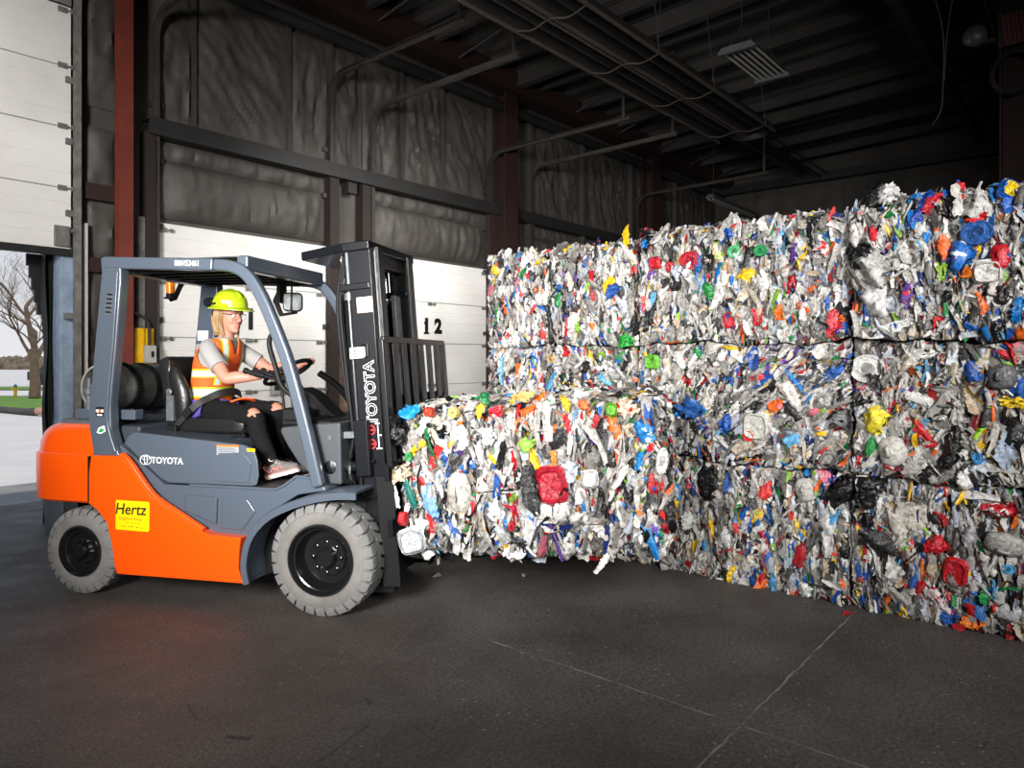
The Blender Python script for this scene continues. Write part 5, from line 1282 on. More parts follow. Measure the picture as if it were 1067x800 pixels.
b = MB().box(-2.0, -1.5, -0.44, -0.36, 1.185, 1.255).box(-2.0, -1.5, 0.2, 0.28, 1.185, 1.255).box(-1.99, -1.9, -0.40, 0.24, 1.15, 1.2)
b.build('tank_bracket', M['slate'], FK, bevel=0.006)

# --- seat
def rbox_loft(x0, x1, y0, y1, z0, z1, r, n=6, ny=10):
    prof = rrect((x0 + x1) / 2, (z0 + z1) / 2, x1 - x0, z1 - z0, r, n); cx, cz = (x0 + x1) / 2, (z0 + z1) / 2; rings = []
    for i in range(ny + 1):
        t = -1 + 2 * i / ny; y = (y0 + y1) / 2 + (y1 - y0) / 2 * math.sin(t * PI / 2); k_ = 1 - 0.30 * abs(t) ** 8
        rings.append([(cx + (a - cx) * k_, y, cz + (c - cz) * k_) for a, c in prof])
    return rings
b = MB().loft(rbox_loft(-1.36, -0.76, -0.25, 0.25, 1.085, 1.165, 0.038)); sc_ = b.build('seat_cushion', M['vinyl'], FK, smooth=60)
for y in (-0.215, 0.215):
    MB().loft(rbox_loft(-1.34, -0.77, y - 0.045, y + 0.045, 1.095, 1.19, 0.04)).build('side_bolster', M['vinyl'], sc_, smooth=60)
b = MB().box(-1.34, -0.80, -0.20, 0.20, 1.06, 1.09).box(-1.40, -0.85, -0.26, 0.26, 1.045, 1.062); b.build('seat_rail', M['blackmatt'], FK, bevel=0.005)
TB = Matrix.Translation((-1.33, 0, 1.10)) @ Matrix.Rotation(math.radians(-11), 4, 'Y')
b = MB().loft(rbox_loft(-0.055, 0.05, -0.255, 0.255, 0.0, 0.535, 0.045), T=TB); sb = b.build('seat_backrest', M['vinyl'], FK, smooth=60)
for y in (-0.235, 0.235):
    rings = []
    for i in range(13):
        t = i / 12; z = 0.02 + 0.42 * t; w_ = 0.07 * (math.sin(PI * min(1, t * 1.02)) ** 0.5 * 0.6 + 0.4) ; xo = 0.055 + 0.03 * math.sin(PI * t)
        rings.append([tuple(TB @ Vector((xo + 0.075 * math.cos(a) * (0.55 + 0.45 * math.sin(PI * t)), y + w_ * 0.62 * math.sin(a), z))) for a in [2 * PI * q_ / 14 for q_ in range(14)]])
    MB().loft(rings).build('wing', M['vinyl'], sb, smooth=60)
b = MB().lathe([(0.022, 0), (0.024, 0.012), (0.012, 0.016), (0.012, 0.026), (0.001, 0.027)], 14, fr((-1.345, -0.285, 1.375), (1, 0, 0), (0, 0, 1)))
b.box(-1.375, -1.315, -0.285, -0.25, 1.17, 1.35).build('recline_knob', M['steelgrey'], sb, smooth=30)
# --- cowl, dash, steering
COWL = [(-0.385, 1.13), (-0.375, 1.16), (-0.10, 1.19), (0.05, 1.20), (0.06, 0.80), (-0.13, 0.80), (-0.17, 0.86), (-0.255, 0.935), (-0.33, 1.04)]
b = MB().prism(COWL, -0.43, 0.43); cowl = b.build('cowl', M['cowl'], FK, smooth=30, bevel=0.022, seg=3)
MB().box(-0.385, -0.02, -0.41, 0.41, 1.17, 1.205).build('dash_top', M['blackmatt'], cowl, bevel=0.012)
MB().lathe([(0.016, 0), (0.016, 0.004), (0.001, 0.005)], 14, side_frame(-0.02, -0.432, 1.10)).build('cap', M['slate_dull'], cowl, smooth=30)
b = MB().prism([(-0.38, 1.20), (-0.48, 1.38), (-0.44, 1.41), (-0.34, 1.36), (-0.16, 1.20)], -0.08, 0.10); b.build('dashboard', M['blackmatt'], FK, bevel=0.02)
sw_c = Vector((-0.585, 0.0, 1.512)); n_ = Vector((-0.50, 0, 0.866)).normalized()
TS = Matrix.Translation(sw_c) @ n_.to_track_quat('Z', 'Y').to_matrix().to_4x4()
b = MB(); b.tube([(0.172 * math.cos(a), 0.172 * math.sin(a), 0) for a in [2 * PI * i / 40 for i in range(40)]], 0.0155, 10, closed=True); b.v = [tuple(TS @ Vector(v)) for v in b.v]
sw = b.build('steering_wheel', M['blackmatt'], FK)
b = MB()
for a in (0.3, 2.4, 4.4):
    b.tube([(0.165 * math.cos(a), 0.165 * math.sin(a), 0), (0.04 * math.cos(a), 0.04 * math.sin(a), -0.02)], 0.013, 8, flat=0.5)
b.lathe([(0.055, -0.035), (0.055, -0.008), (0.04, 0.0), (0.001, 0.001)], 20); b.v = [tuple(TS @ Vector(v)) for v in b.v]
b.build('spokes', M['blackmatt'], sw, smooth=40)
MB().tube([tuple(sw_c - n_ * 0.02), tuple(sw_c - n_ * 0.2), (-0.33, 0, 1.22)], [0.04, 0.055, 0.075], 14).build('steering_column', M['blackmatt'], FK)
for i, (y, dx) in enumerate(((-0.33, 0.0), (-0.27, 0.03), (-0.21, 0.055))):
    b = MB().tube([(-0.40 + dx, y, 1.19), (-0.43 + dx, y, 1.40), (-0.47 + dx, y, 1.468), (-0.60 + dx, y, 1.50)], 0.010, 8)
    lv = b.build('control_lever', M['blackmatt'], FK)
    MB().tube([(-0.56 + dx, y, 1.49), (-0.62 + dx, y, 1.505), (-0.68 + dx, y, 1.520), (-0.70 + dx, y, 1.525), (-0.715 + dx, y, 1.53)], [0.017, 0.021, 0.015, 0.023, 0.019], 10).build('lever_knob', M['blackmatt'], lv)
b = MB().box(-0.42, -0.28, -0.36, -0.17, 1.15, 1.28); b.build('lever_box', M['blackmatt'], FK, bevel=0.02)
b = MB().tube(smoothpath([(-0.50, 0.30, 1.50), (-0.36, 0.33, 1.40), (-0.22, 0.34, 1.24), (-0.10, 0.34, 1.17)], 6), 0.05, 10, flat=0.5); b.build('windscreen_post', M['blackmatt'], FK)

# --- mast (leans back a little), in slices along z
LEAN = 0.0787
def mx(z): return 0.302 - (z - 0.3) * LEAN
def mpt(x, y, z): return (mx(z) + x, y, z - 0.0 + x * LEAN)
def msec(sec, z0, z1):
    return [[mpt(x, y, z) for x, y in sec] for z in (z0, z1)]
def mbox(b, x0, x1, y0, y1, z0, z1): b.loft(msec([(x0, y0), (x1, y0), (x1, y1), (x0, y1)], z0, z1)); return b
for s in (-1, 1):
    c_ = [(-0.078, 0.365), (0.078, 0.365), (0.078, 0.285), (0.060, 0.285), (0.060, 0.340), (-0.060, 0.340), (-0.060, 0.285), (-0.078, 0.285)]
    b = MB().loft(msec([(x, y * s) for x, y in c_], 0.11, 2.36)); ro = b.build('outer_rail', M['mastblack'], FK, smooth=None, bevel=0.004)
    c_ = [(-0.045, 0.325), (0.085, 0.30), (0.108, 0.300), (0.108, 0.215), (0.090, 0.215), (0.090, 0.27), (-0.03, 0.27), (-0.03, 0.215), (-0.045, 0.215)]
    b = MB().loft(msec([(x, y * s) for x, y in c_], 0.16, 2.33)); b.build('inner_rail', M['greasy'], FK, smooth=None, bevel=0.003)
    b = MB().tube([mpt(-0.115, 0.30 * s, 0.25), mpt(-0.115, 0.30 * s, 2.03)], 0.034, 16); cy = b.build('lift_cylinder', M['mastblack'], FK)
    MB().tube([mpt(-0.115, 0.30 * s, 2.03), mpt(-0.115, 0.30 * s, 2.30)], 0.024, 14).build('piston_rod', M['chrome'], cy)
    MB().lathe([(0.038, 0), (0.038, 0.045), (0.028, 0.05)], 16, Matrix.Translation(mpt(-0.115, 0.30 * s, 2.0))).build('gland', M['steelgrey'], cy)
    b = mbox(MB(), -0.15, 0.065, 0.26 * s, 0.375 * s, 2.055, 2.10); b.build('cylinder_clamp', M['mastblack'], FK, bevel=0.008)
    if s < 0:
        mbox(MB(), -0.10, -0.015, -0.355, -0.29, 2.10, 2.31).build('guide_block', M['steelgrey'], FK, bevel=0.004)
        b = MB(); Tm = fr(mpt(0.005, -0.3665, 1.385), (-LEAN, 0, 1), (-1, 0, -LEAN))
        def mtext(b, body, size, at, **kw):
            b.text(body, size, fr(at, (-LEAN, 0, 1), (-1, 0, -LEAN)), **kw)
        # outlined capitals: white letters with a dark core
        mtext(b, 'TOYOTA', 0.100, mpt(0.018, -0.3662, 1.385), extrude=0.0005, bold=0.0042, sx=1.0)
        b.mi = 1; mtext(b, 'TOYOTA', 0.100, mpt(0.018, -0.3672, 1.385), extrude=0.0006, bold=0.0002, sx=1.0)
        b.build('lettering', [M['decal_white'], M['mastblack']], ro, smooth=None)
        b = MB().loft([[mpt(x, y, z) for x, y in ((-0.035, -0.3662), (0.075, -0.3662), (0.075, -0.3675), (-0.035, -0.3675))] for z in (1.905, 2.005)]); b.mi = 1
        for i in range(3): b.loft([[mpt(x, y, z) for x, y in ((-0.028, -0.3670), (0.068, -0.3670), (0.068, -0.3678), (-0.028, -0.3678))] for z in (1.915 + 0.014 * i, 1.922 + 0.014 * i)])
        b.build('load_label', [mat('pale_orange_label', lin(250, 190, 150), 0.4, var=lin(252, 224, 205), var_scale=60), M['decal_white']], ro, smooth=None)
        b = MB(); mbox(b, -0.105, 0.0, -0.376, -0.367, 1.615, 1.685); b.mi = 1
        mbox(b, -0.085, -0.060, -0.377, -0.3755, 1.625, 1.635); mbox(b, -0.085, -0.060, -0.377, -0.3755, 1.642, 1.65); mbox(b, -0.085, -0.060, -0.377, -0.3755, 1.657, 1.668)
        b.build('mast_tag', [M['decal_white'], M['decal_ink']], ro, smooth=None)
        b = MB().tube([mpt(-0.005, -0.378, 1.62), mpt(0.02, -0.378, 1.62), mpt(0.02, -0.378, 1.70), mpt(-0.02, -0.378, 1.70)], 0.006, 6); b.build('tag_frame', M['mastblack'], ro)
        # pictogram: crossed-out figures
        b = MB()
        for z in (1.15, 1.06):
            rings = []
            for i in range(20):
                a = 2 * PI * i / 20; rings.append([mpt(0.0 + r_ * math.cos(a), yy, z + r_ * math.sin(a)) for r_, yy in ((0.032, -0.3665), (0.032, -0.368), (0.024, -0.368), (0.024, -0.3665))])
            b.loft(rings, cap=False, closed=True); mbox(b, -0.024, 0.024, -0.368, -0.3665, z - 0.005, z + 0.005)
        b.mi = 1
        mbox(b, 0.045, 0.052, -0.368, -0.3665, 1.03, 1.19); mbox(b, 0.03, 0.07, -0.368, -0.3665, 1.025, 1.033); mbox(b, 0.03, 0.062, -0.368, -0.3665, 1.185, 1.193); mbox(b, 0.05, 0.072, -0.368, -0.3665, 1.11, 1.118)
        b.build('pictogram', [M['decal_red'], M['decal_white']], ro, smooth=None)
b = MB()
for i in range(26): mbox(b, -0.185 + (0.006 if i % 2 else 0), -0.150 - (0.006 if i % 2 else 0), -0.262, -0.234, 1.74 + 0.022 * i, 1.74 + 0.022 * i + 0.019)
b.build('lift_chain', M['steelgrey'], FK, smooth=None)
# crossheads and ties
pl = [(-0.465, -0.27), (-0.465, 0.20), (-0.10, 0.385), (0.085, 0.385), (0.085, -0.385), (-0.10, -0.385)]
b = MB().loft([[mpt(x, y, z) for x, y in pl] for z in (2.305, 2.365)]); b.build('top_crosshead', M['mastblack'], FK, smooth=None, bevel=0.01)
for z in (0.35, 1.05):
    mbox(MB(), -0.10, -0.07, -0.34, 0.34, z, z + 0.14).build('mast_tie', M['mastblack'], FK, bevel=0.006)
mbox(MB(), -0.02, 0.05, -0.24, 0.24, 2.22, 2.31).build('inner_crosshead', M['greasy'], FK, bevel=0.006)
for y in (-0.17, 0.17):
    b = MB()
    for i in range(66): mbox(b, -0.012 + (0.006 if i % 2 else 0), 0.012 - (0.006 if i % 2 else 0), y - 0.014, y + 0.014, 0.85 + 0.022 * i, 0.85 + 0.022 * i + 0.019)
    b.build('lift_chain', M['greasy'], FK, smooth=None)
mbox(MB(), 0.02, 0.05, 0.06, 0.16, 1.2, 2.05).build('hose_guard', M['steelgrey'], FK, bevel=0.004)
for i, (dx, y) in enumerate(((-0.20, -0.24), (-0.17, -0.27), (-0.165, -0.34), (-0.235, -0.20), (-0.20, -0.31))):
    b = MB().tube(smoothpath([mpt(dx + 0.05, y + 0.05, 2.30), mpt(dx, y, 2.0), mpt(dx + 0.01, y, 1.5), mpt(dx + 0.012 * i, y, 1.13), mpt(dx - 0.01, y, 0.95), mpt(dx + 0.02, y + 0.04, 0.82)], 6), 0.012, 8)
    b.build('hydraulic_hose', M['blackmatt'], FK)
b = MB().tube(smoothpath([mpt(-0.12, 0.1, 2.28), mpt(-0.13, 0.12, 1.9), mpt(-0.2, 0.13, 1.72), mpt(-0.17, 0.12, 1.55), mpt(-0.12, 0.12, 1.2)], 6), 0.013, 8); b.build('hydraulic_hose', M['blackmatt'], FK)
mbox(MB(), -0.22, -0.10, -0.385, -0.35, 1.105, 1.15).build('hose_clamp', M['steelgrey'], FK, bevel=0.004)
mbox(MB(), -0.10, 0.0, -0.42, -0.36, 0.86, 1.22).build('tilt_bracket', M['mastblack'], FK, bevel=0.01)
b = MB().tube([(-0.05, -0.36, 0.90), (0.22, -0.36, 0.92)], 0.034, 14); tc_ = b.build('tilt_cylinder', M['mastblack'], FK)
MB().lathe([(0.045, -0.03), (0.05, 0), (0.045, 0.03), (0.02, 0.035)], 14, side_frame(-0.02, -0.40, 0.91)).build('pivot_pin', M['chrome'], tc_, smooth=30)
for i in range(3): MB().tube(smoothpath([(-0.02 + 0.02 * i, -0.30, 0.98), (0.05 + 0.02 * i, -0.37, 0.94), (0.10, -0.39, 0.86), (0.06 + 0.03 * i, -0.36, 0.80)], 5), 0.012, 8).build('hydraulic_hose', M['greasy'], FK)
# carriage, backrest, forks
def cpt_(x, y, z): return mpt(x, y, z)
for (z0, z1) in ((0.50, 0.60), (0.84, 0.95)):
    mbox(MB(), 0.14, 0.175, -0.53, 0.53, z0, z1).build('carriage_bar', M['mastblack'], FK, bevel=0.006)
for y in (-0.30, 0.30):
    b = mbox(MB(), 0.09, 0.14, y - 0.06, y + 0.06, 0.42, 1.0); b.build('carriage_plate', M['greasy'], FK, bevel=0.006)
mbox(MB(), 0.03, 0.15, -0.42, -0.375, 0.16, 0.86).build('carriage_side', M['blackmatt'], FK, bevel=0.008)
mbox(MB(), 0.03, 0.15, 0.375, 0.42, 0.16, 0.86).build('carriage_side', M['blackmatt'], FK, bevel=0.008)
b = MB().tube(smoothpath([mpt(0.02, -0.385, 0.95), mpt(-0.07, -0.385, 0.94), mpt(-0.085, -0.385, 0.88), mpt(-0.07, -0.385, 0.74), mpt(0.02, -0.385, 0.73)], 5), 0.011, 8); b.build('mast_handle', M['mastblack'], FK)
lb = MB(); mbox(lb, 0.19, 0.22, -0.555, 0.555, 1.69, 1.73); 
lb = lb.build('load_backrest', M['mastblack'], FK, bevel=0.008)
mbox(MB(), 0.19, 0.22, -0.555, 0.555, 0.92, 0.97).build('lower_rail', M['mastblack'], lb, bevel=0.006)
for i in range(8):
    y = -0.53 + 1.06 * i / 7; w_ = 0.040
    b = mbox(MB(), 0.18 if i in (0, 7) else 0.20, 0.218, y - w_, y + w_, 0.93, 1.712); b.build('backrest_bar', M['mastblack'], lb, bevel=0.008)
mbox(MB(), 0.178, 0.195, -0.50, 0.50, 1.30, 1.36).build('backrest_brace', M['mastblack'], lb, smooth=None)
for y in (-0.30, 0.30):
    b = MB(); x0 = mx(0.5) + 0.18; w_ = 0.062
    prof = [(x0 - 0.035, 0.98), (x0 + 0.008, 0.98), (x0 + 0.045, 0.44), (x0 + 0.11, 0.388), (1.55, 0.440), (1.56, 0.432), (x0 + 0.10, 0.342), (x0 + 0.02, 0.352), (x0 - 0.005, 0.42)]
    b.prism(prof, y - w_, y + w_); b.build('fork', M['blackmatt'], FK, bevel=0.006)
# ---------------------------------------------------------------- the driver
M['skin'] = mat('skin', lin(188, 130, 110), 0.55, var=lin(178, 116, 98), var_scale=14, var_amt=0.6)
M['lip'] = mat('lip', lin(196, 104, 100), 0.4)
M['hairm'] = mat('blonde_hair', lin(172, 138, 88), 0.5, var=lin(122, 90, 52), var_scale=30, stretch=(1, 1, 0.12))
M['hat'] = mat('lime_hard_hat', lin(168, 192, 30), 0.35, coat=0.4)
M['hivis'] = mat('orange_hi_vis_mesh', (0.80, 0.105, 0.008, 1), 0.75, bump=0.2, bump_scale=160)
M['lime'] = mat('lime_tape', lin(176, 202, 36), 0.6)
M['silver'] = mat('silver_reflective_tape', lin(198, 200, 200), 0.4)
M['tee'] = mat('grey_t_shirt', lin(150, 148, 147), 0.9, bump=0.25, bump_scale=12)
M['denim'] = mat('black_stretch_jeans', (0.0065, 0.0065, 0.007, 1), 0.9, bump=0.4, bump_scale=16, spec=0.15)
M['purple'] = mat('purple_garment', lin(84, 66, 150), 0.85, var=lin(66, 54, 128), var_scale=18, bump=0.4, bump_scale=22)
M['shoe'] = mat('grey_trainer_mesh', lin(112, 108, 106), 0.85, var=lin(86, 84, 84), var_scale=40, bump=0.2, bump_scale=90)
M['pink'] = mat('coral_trim', lin(226, 120, 112), 0.7)
M['sole'] = mat('pale_sole', lin(226, 214, 206), 0.7)
M['eye_w'] = mat('eye_white', lin(232, 230, 228), 0.25); M['eye_i'] = mat('iris', lin(60, 66, 60), 0.2)
M['brow'] = mat('brow', lin(120, 88, 60), 0.8)
M['lens'] = mat('clear_lens', (0.96, 0.97, 0.98, 1), 0.03, trans=1.0, spec=0.5)
BASE = Vector((-1.20, 0, 1.165))
def ellring(c, ax, ay, rx, ry, n=24, e=1.0):
    c, ax, ay = Vector(c), Vector(ax), Vector(ay)
    def pw(v): return abs(v) ** e * (1 if v >= 0 else -1)
    return [tuple(c + ax * rx * pw(math.cos(2 * PI * k / n)) + ay * ry * pw(math.sin(2 * PI * k / n))) for k in range(n)]
def interp(keys, n):
    """Catmull-Rom through rows of numbers"""
    out = []; K = [np.array(k, float) for k in keys]; m = len(K) - 1
    for i in range(n):
        t = i / (n - 1) * m; j = min(int(t), m - 1); f = t - j
        p0, p1, p2, p3 = K[max(j - 1, 0)], K[j], K[j + 1], K[min(j + 2, m)]
        out.append(0.5 * (2 * p1 + (p2 - p0) * f + (2 * p0 - 5 * p1 + 4 * p2 - p3) * f * f + (3 * p1 - p0 - 3 * p2 + p3) * f ** 3))
    return out
# spine rows: x, z, half width, half depth (forklift frame, y = 0)
SPINE = [(-1.20, 1.175, 0.175, 0.125), (-1.215, 1.27, 0.175, 0.125), (-1.215, 1.37, 0.155, 0.112), (-1.195, 1.48, 0.152, 0.112), (-1.165, 1.58, 0.168, 0.122), (-1.140, 1.66, 0.180, 0.110), (-1.118, 1.725, 0.158, 0.085), (-1.100, 1.765, 0.085, 0.062)]
def torso(b, grow, n=48, m=40, z0=None, z1=None):
    rings = []
    for x, z, w_, d in interp(SPINE, m):
        if z0 is not None and z < z0: continue
        if z1 is not None and z > z1: continue
        rings.append([(x + (d + grow) * abs(math.cos(a)) ** 0.85 * (1 if math.cos(a) >= 0 else -1), (w_ + grow) * abs(math.sin(a)) ** 0.85 * (1 if math.sin(a) >= 0 else -1), z) for a in [2 * PI * k / n for k in range(n)]])
    return rings
SH = {-1: Vector((-1.125, -0.175, 1.685)), 1: Vector((-1.125, 0.175, 1.685))}
EL = {-1: Vector((-0.905, -0.262, 1.475)), 1: Vector((-0.905, 0.262, 1.53))}
GR = {-1: Vector((-0.585, -0.172, 1.512)), 1: Vector((-0.478, 0.122, 1.573))}
WR = {-1: Vector((-0.672, -0.215, 1.488)), 1: Vector((-0.585, 0.182, 1.565))}
HP = {-1: Vector((-1.20, -0.095, 1.235)), 1: Vector((-1.20, 0.095, 1.235))}
KN = {-1: Vector((-0.70, -0.235, 1.205)), 1: Vector((-0.700, 0.045, 1.228))}
AN = {-1: Vector((-0.515, -0.290, 0.885)), 1: Vector((-0.615, -0.02, 0.860))}
HEADC = Vector((-1.055, -0.01, 1.925))
HR = Matrix.Translation(HEADC) @ Matrix.Rotation(math.radians(-17), 4, 'Z') @ Matrix.Rotation(math.radians(5), 4, 'Y')
def limb(b, pts, rs, n=16):
    P = smoothpath(pts, 5); m = len(pts) - 1; R = []
    for i in range(len(P)):
        t = i / 5; j = min(int(t), m - 1); f = t - j; R.append(rs[j] * (1 - f) + rs[j + 1] * f)
    b.tube(P, R, n)
    b.ball(tuple(P[0]), R[0] * 0.98, 12, rings=8); b.ball(tuple(P[-1]), R[-1] * 0.98, 12, rings=8)
def arm_pts(s):
    d = (EL[s] - SH[s]); f = WR[s] - EL[s]
    return [SH[s], SH[s] + d * 0.35, SH[s] + d * 0.72, EL[s], EL[s] + f * 0.3, EL[s] + f * 0.7, WR[s]]
ARM_R = [0.047, 0.050, 0.048, 0.042, 0.044, 0.034, 0.026]
def head_rings(g=0.0):
    rows = [(-0.124, 0.070, 0.030, 0.014), (-0.116, 0.088, 0.005, 0.030), (-0.098, 0.093, -0.035, 0.046), (-0.07, 0.092, -0.070, 0.058), (-0.035, 0.093, -0.088, 0.066), (0.0, 0.090, -0.098, 0.071),
            (0.03, 0.097, -0.103, 0.074), (0.06, 0.094, -0.103, 0.074), (0.088, 0.074, -0.090, 0.063), (0.112, 0.03, -0.06, 0.038), (0.120, 0.002, -0.03, 0.014)]
    R = []
    for z, f, k, w_ in interp(rows, 26):
        R.append([tuple(HR @ Vector(((f + k) / 2 + (f - k) / 2 * math.cos(a), w_ * abs(math.sin(a)) ** 0.9 * (1 if math.sin(a) > 0 else -1), z))) for a in [2 * PI * q_ / 28 for q_ in range(28)]])
    return R
def H(x, y, z): return tuple(HR @ Vector((x, y, z)))
b = MB()
b.loft(torso(b, -0.012, 32, 24))
limb(b, [Vector((-1.105, 0, 1.73)), Vector((-1.085, -0.003, 1.79)), HEADC + Vector((-0.02, 0, -0.06))], [0.062, 0.054, 0.055])
b.loft(head_rings())
b.tube([H(0.090, 0, 0.018), H(0.104, 0, -0.010), H(0.116, 0, -0.030), H(0.100, 0, -0.042)], [0.008, 0.0105, 0.0125, 0.009], 10)
for s in (-1, 1):
    b.ball(H(0.104, 0.011 * s, -0.036), 0.009, 8, rings=6)
    b.ball(H(0.060, 0.036 * s, -0.036), (0.026, 0.022, 0.026), 10, rings=8)
    b.tube([H(0.090, 0.012 * s, 0.026), H(0.090, 0.032 * s, 0.031), H(0.076, 0.050 * s, 0.026)], 0.008, 8)
    b.tube([H(-0.012, 0.070 * s, -0.035), H(-0.02, 0.079 * s, -0.01), H(-0.022, 0.080 * s, 0.018), H(-0.008, 0.072 * s, 0.026)], [0.008, 0.011, 0.011, 0.007], 8)
b.tube([H(0.084, -0.022, -0.068), H(0.096, 0, -0.064), H(0.084, 0.022, -0.068)], [0.004, 0.0075, 0.004], 8)
b.tube([H(0.084, -0.019, -0.073), H(0.095, 0, -0.077), H(0.084, 0.019, -0.073)], [0.004, 0.008, 0.004], 8)
b.ball(H(0.080, 0, -0.108), (0.018, 0.02, 0.014), 10, rings=8)
def grip(b, s):
    """palm, four fingers and a thumb closed round the wheel rim at GR"""
    c = Vector((-0.585, 0, 1.512)); nrm = Vector((-0.5, 0, 0.866)); out = (GR[s] - c).normalized(); tan = nrm.cross(out).normalized()
    fwd = (GR[s] - WR[s]).normalized()
    if tan.dot(fwd) < 0: tan = -tan
    K = GR[s] + out * 0.030 + nrm * 0.012
    # palm: from the wrist to a knuckle line beside the rim
    b.tube([WR[s], WR[s].lerp(K, 0.45), K - tan * 0.012], [0.026, 0.031, 0.030], 12, flat=0.62, up=tuple(nrm))
    ln = [0.94, 1.0, 0.96, 0.80]
    for k_ in range(4):
        o = GR[s] + tan * (0.034 - 0.0195 * k_); R = 0.0245; pts = []
        a1 = 3.5 * ln[k_]
        for i in range(8):
            a = -0.25 + a1 * i / 7
            pts.append(o + out * math.cos(a) * R * (1.25 if i == 0 else 1) + nrm * math.sin(a) * R)
        b.tube(pts, [0.0105, 0.0102, 0.0098, 0.0095, 0.0092, 0.0088, 0.0082, 0.0074], 8)
    o = GR[s] - tan * 0.042
    b.tube([WR[s].lerp(K, 0.5) + nrm * 0.012, o + out * 0.018 + nrm * 0.020, o - out * 0.008 + nrm * 0.026 + tan * 0.012, o - out * 0.024 + nrm * 0.012 + tan * 0.022], [0.014, 0.0125, 0.011, 0.009], 8)
def leg_pts(s):
    d = KN[s] - HP[s]; f = AN[s] - KN[s]; bow = Vector((-0.018, 0, 0))
    return [HP[s], HP[s] + d * 0.4, HP[s] + d * 0.8, KN[s], KN[s] + f * 0.3 + bow, KN[s] + f * 0.7 + bow * 0.6, AN[s]]
LEG_R = [0.088, 0.080, 0.062, 0.056, 0.055, 0.044, 0.034]
for s in (-1, 1):
    limb(b, arm_pts(s), ARM_R); grip(b, s)
    limb(b, leg_pts(s), LEG_R, 18)
    fd = Vector((1, 0, 0.30)) if s < 0 else Vector((1, 0, 0.0))
    b.tube([AN[s], AN[s] + Vector((0.03, 0, -0.05)), AN[s] + fd.normalized() * 0.15 + Vector((0, 0, -0.055))], [0.034, 0.036, 0.026], 12)
me = b.mesh('tmp', M['skin']); o = bpy.data.objects.new('tmp', me); C.objects.link(o)
md = o.modifiers.new('r', 'REMESH'); md.mode = 'VOXEL'; md.voxel_size = 0.0048; md.adaptivity = 0.0
md = o.modifiers.new('s', 'SMOOTH'); md.factor = 0.5; md.iterations = 3
dg = bpy.context.evaluated_depsgraph_get()
bme = bpy.data.meshes.new_from_object(o.evaluated_get(dg)); bpy.data.objects.remove(o)
bme.name = 'person'; bme.materials.clear(); bme.materials.append(M['skin']); bme.materials.append(M['lip'])
inv = HR.inverted(); mi = []
for p in bme.polygons:
    q_ = inv @ p.center
    mi.append(1 if (abs(q_.y) < 0.024 - 1.6 * abs(q_.z + 0.071) and q_.x > 0.078 and abs(q_.z + 0.071) < 0.012) else 0)
bme.polygons.foreach_set('material_index', mi)
bme.transform(Matrix.Translation(-BASE)); bme.shade_smooth()
PER = bpy.data.objects.new('person', bme); C.objects.link(PER)
PER.location = FKO + RZ @ BASE; PER.rotation_euler = (0, 0, FKA)
tag(PER, 'person in lime hard hat, orange hi-vis vest and black jeans driving the forklift', 'person')
def wear(b, name, mats, parent=None, **kw):
    b.v = [tuple(Vector(v) - BASE) for v in b.v]
    return b.build(name, mats, parent or PER, **kw)
# eyes, brows, glasses
for s in (-1, 1):
    b = MB().ball(H(0.080, 0.031 * s, 0.001), 0.0125, 14, rings=10); b.mi = 1; b.ball(H(0.0885, 0.031 * s + 0.001, 0.000), (0.0055, 0.0055, 0.0055), 10, rings=6)
    wear(b, 'eye', [M['eye_w'], M['eye_i']])
    b = MB().tube([H(0.098, 0.014 * s, 0.024), H(0.0965, 0.032 * s, 0.030), H(0.080, 0.051 * s, 0.025)], [0.003, 0.0035, 0.002], 6); wear(b, 'eyebrow', M['brow'])
b = MB()
for s in (-1, 1):
    rim = [(0.110 - 0.25 * max(0, abs(y) - 0.02) - 3.5 * max(0, abs(y) - 0.045) ** 2, y * s, z) for y, z in ((0.008, 0.018), (0.034, 0.022), (0.060, 0.015), (0.062, -0.008), (0.048, -0.024), (0.022, -0.024), (0.010, -0.010))]
    b.tube([H(*p) for p in rim], 0.0013, 6, closed=True)
    b.tube([H(0.098, 0.062 * s, 0.012), H(0.04, 0.079 * s, 0.014), H(-0.02, 0.081 * s, 0.008)], 0.0028, 6)
b.tube([H(0.110, -0.010, 0.012), H(0.112, 0, 0.013), H(0.110, 0.010, 0.012)], 0.0025, 6)
gl = wear(b, 'safety_glasses', M['cowl'])
# hair: locks falling from under the hat to the shoulders
b = MB(); rr = random.Random(3)
def lock(p, r): b.tube(smoothpath([H(*q_) if len(q_) == 3 else q_ for q_ in p], 5), r, 8, flat=0.6)
b.loft([[tuple(HR @ Vector(((0.095 - 0.105) / 2 - 0.012 + 0.103 * k_ * math.cos(a), 0.080 * k_ * math.sin(a), z))) for a in [2 * PI * q_ / 24 for q_ in range(24)]] for z, k_ in ((0.045, 1.0), (0.08, 0.93), (0.110, 0.66), (0.126, 0.2))])
for s in (-1, 1):
    for i in range(4, 13):
        x = -0.108 + 0.0098 * i + rr.uniform(-0.003, 0.003); y = (0.070 + 0.012 * math.sin(PI * i / 12)) * s
        ln = 0.17 + rr.uniform(-0.03, 0.02) if i < 10 else 0.26 + rr.uniform(-0.02, 0.02)
        pts = [(x, y * 0.95, 0.05), (x + 0.004, y * 1.08, 0.0), (x - 0.002, y * 1.06, -0.06), (x + 0.012, y * 0.95, -0.12), (x + 0.02 + rr.uniform(-0.01, 0.01), y * 0.80, 0.05 - ln)]
        P = smoothpath([H(*q_) for q_ in pts], 5); m = len(P)
        b.tube(P, [0.0088 * (1 - 0.75 * (k_ / m) ** 2) for k_ in range(m)], 7, flat=0.7)
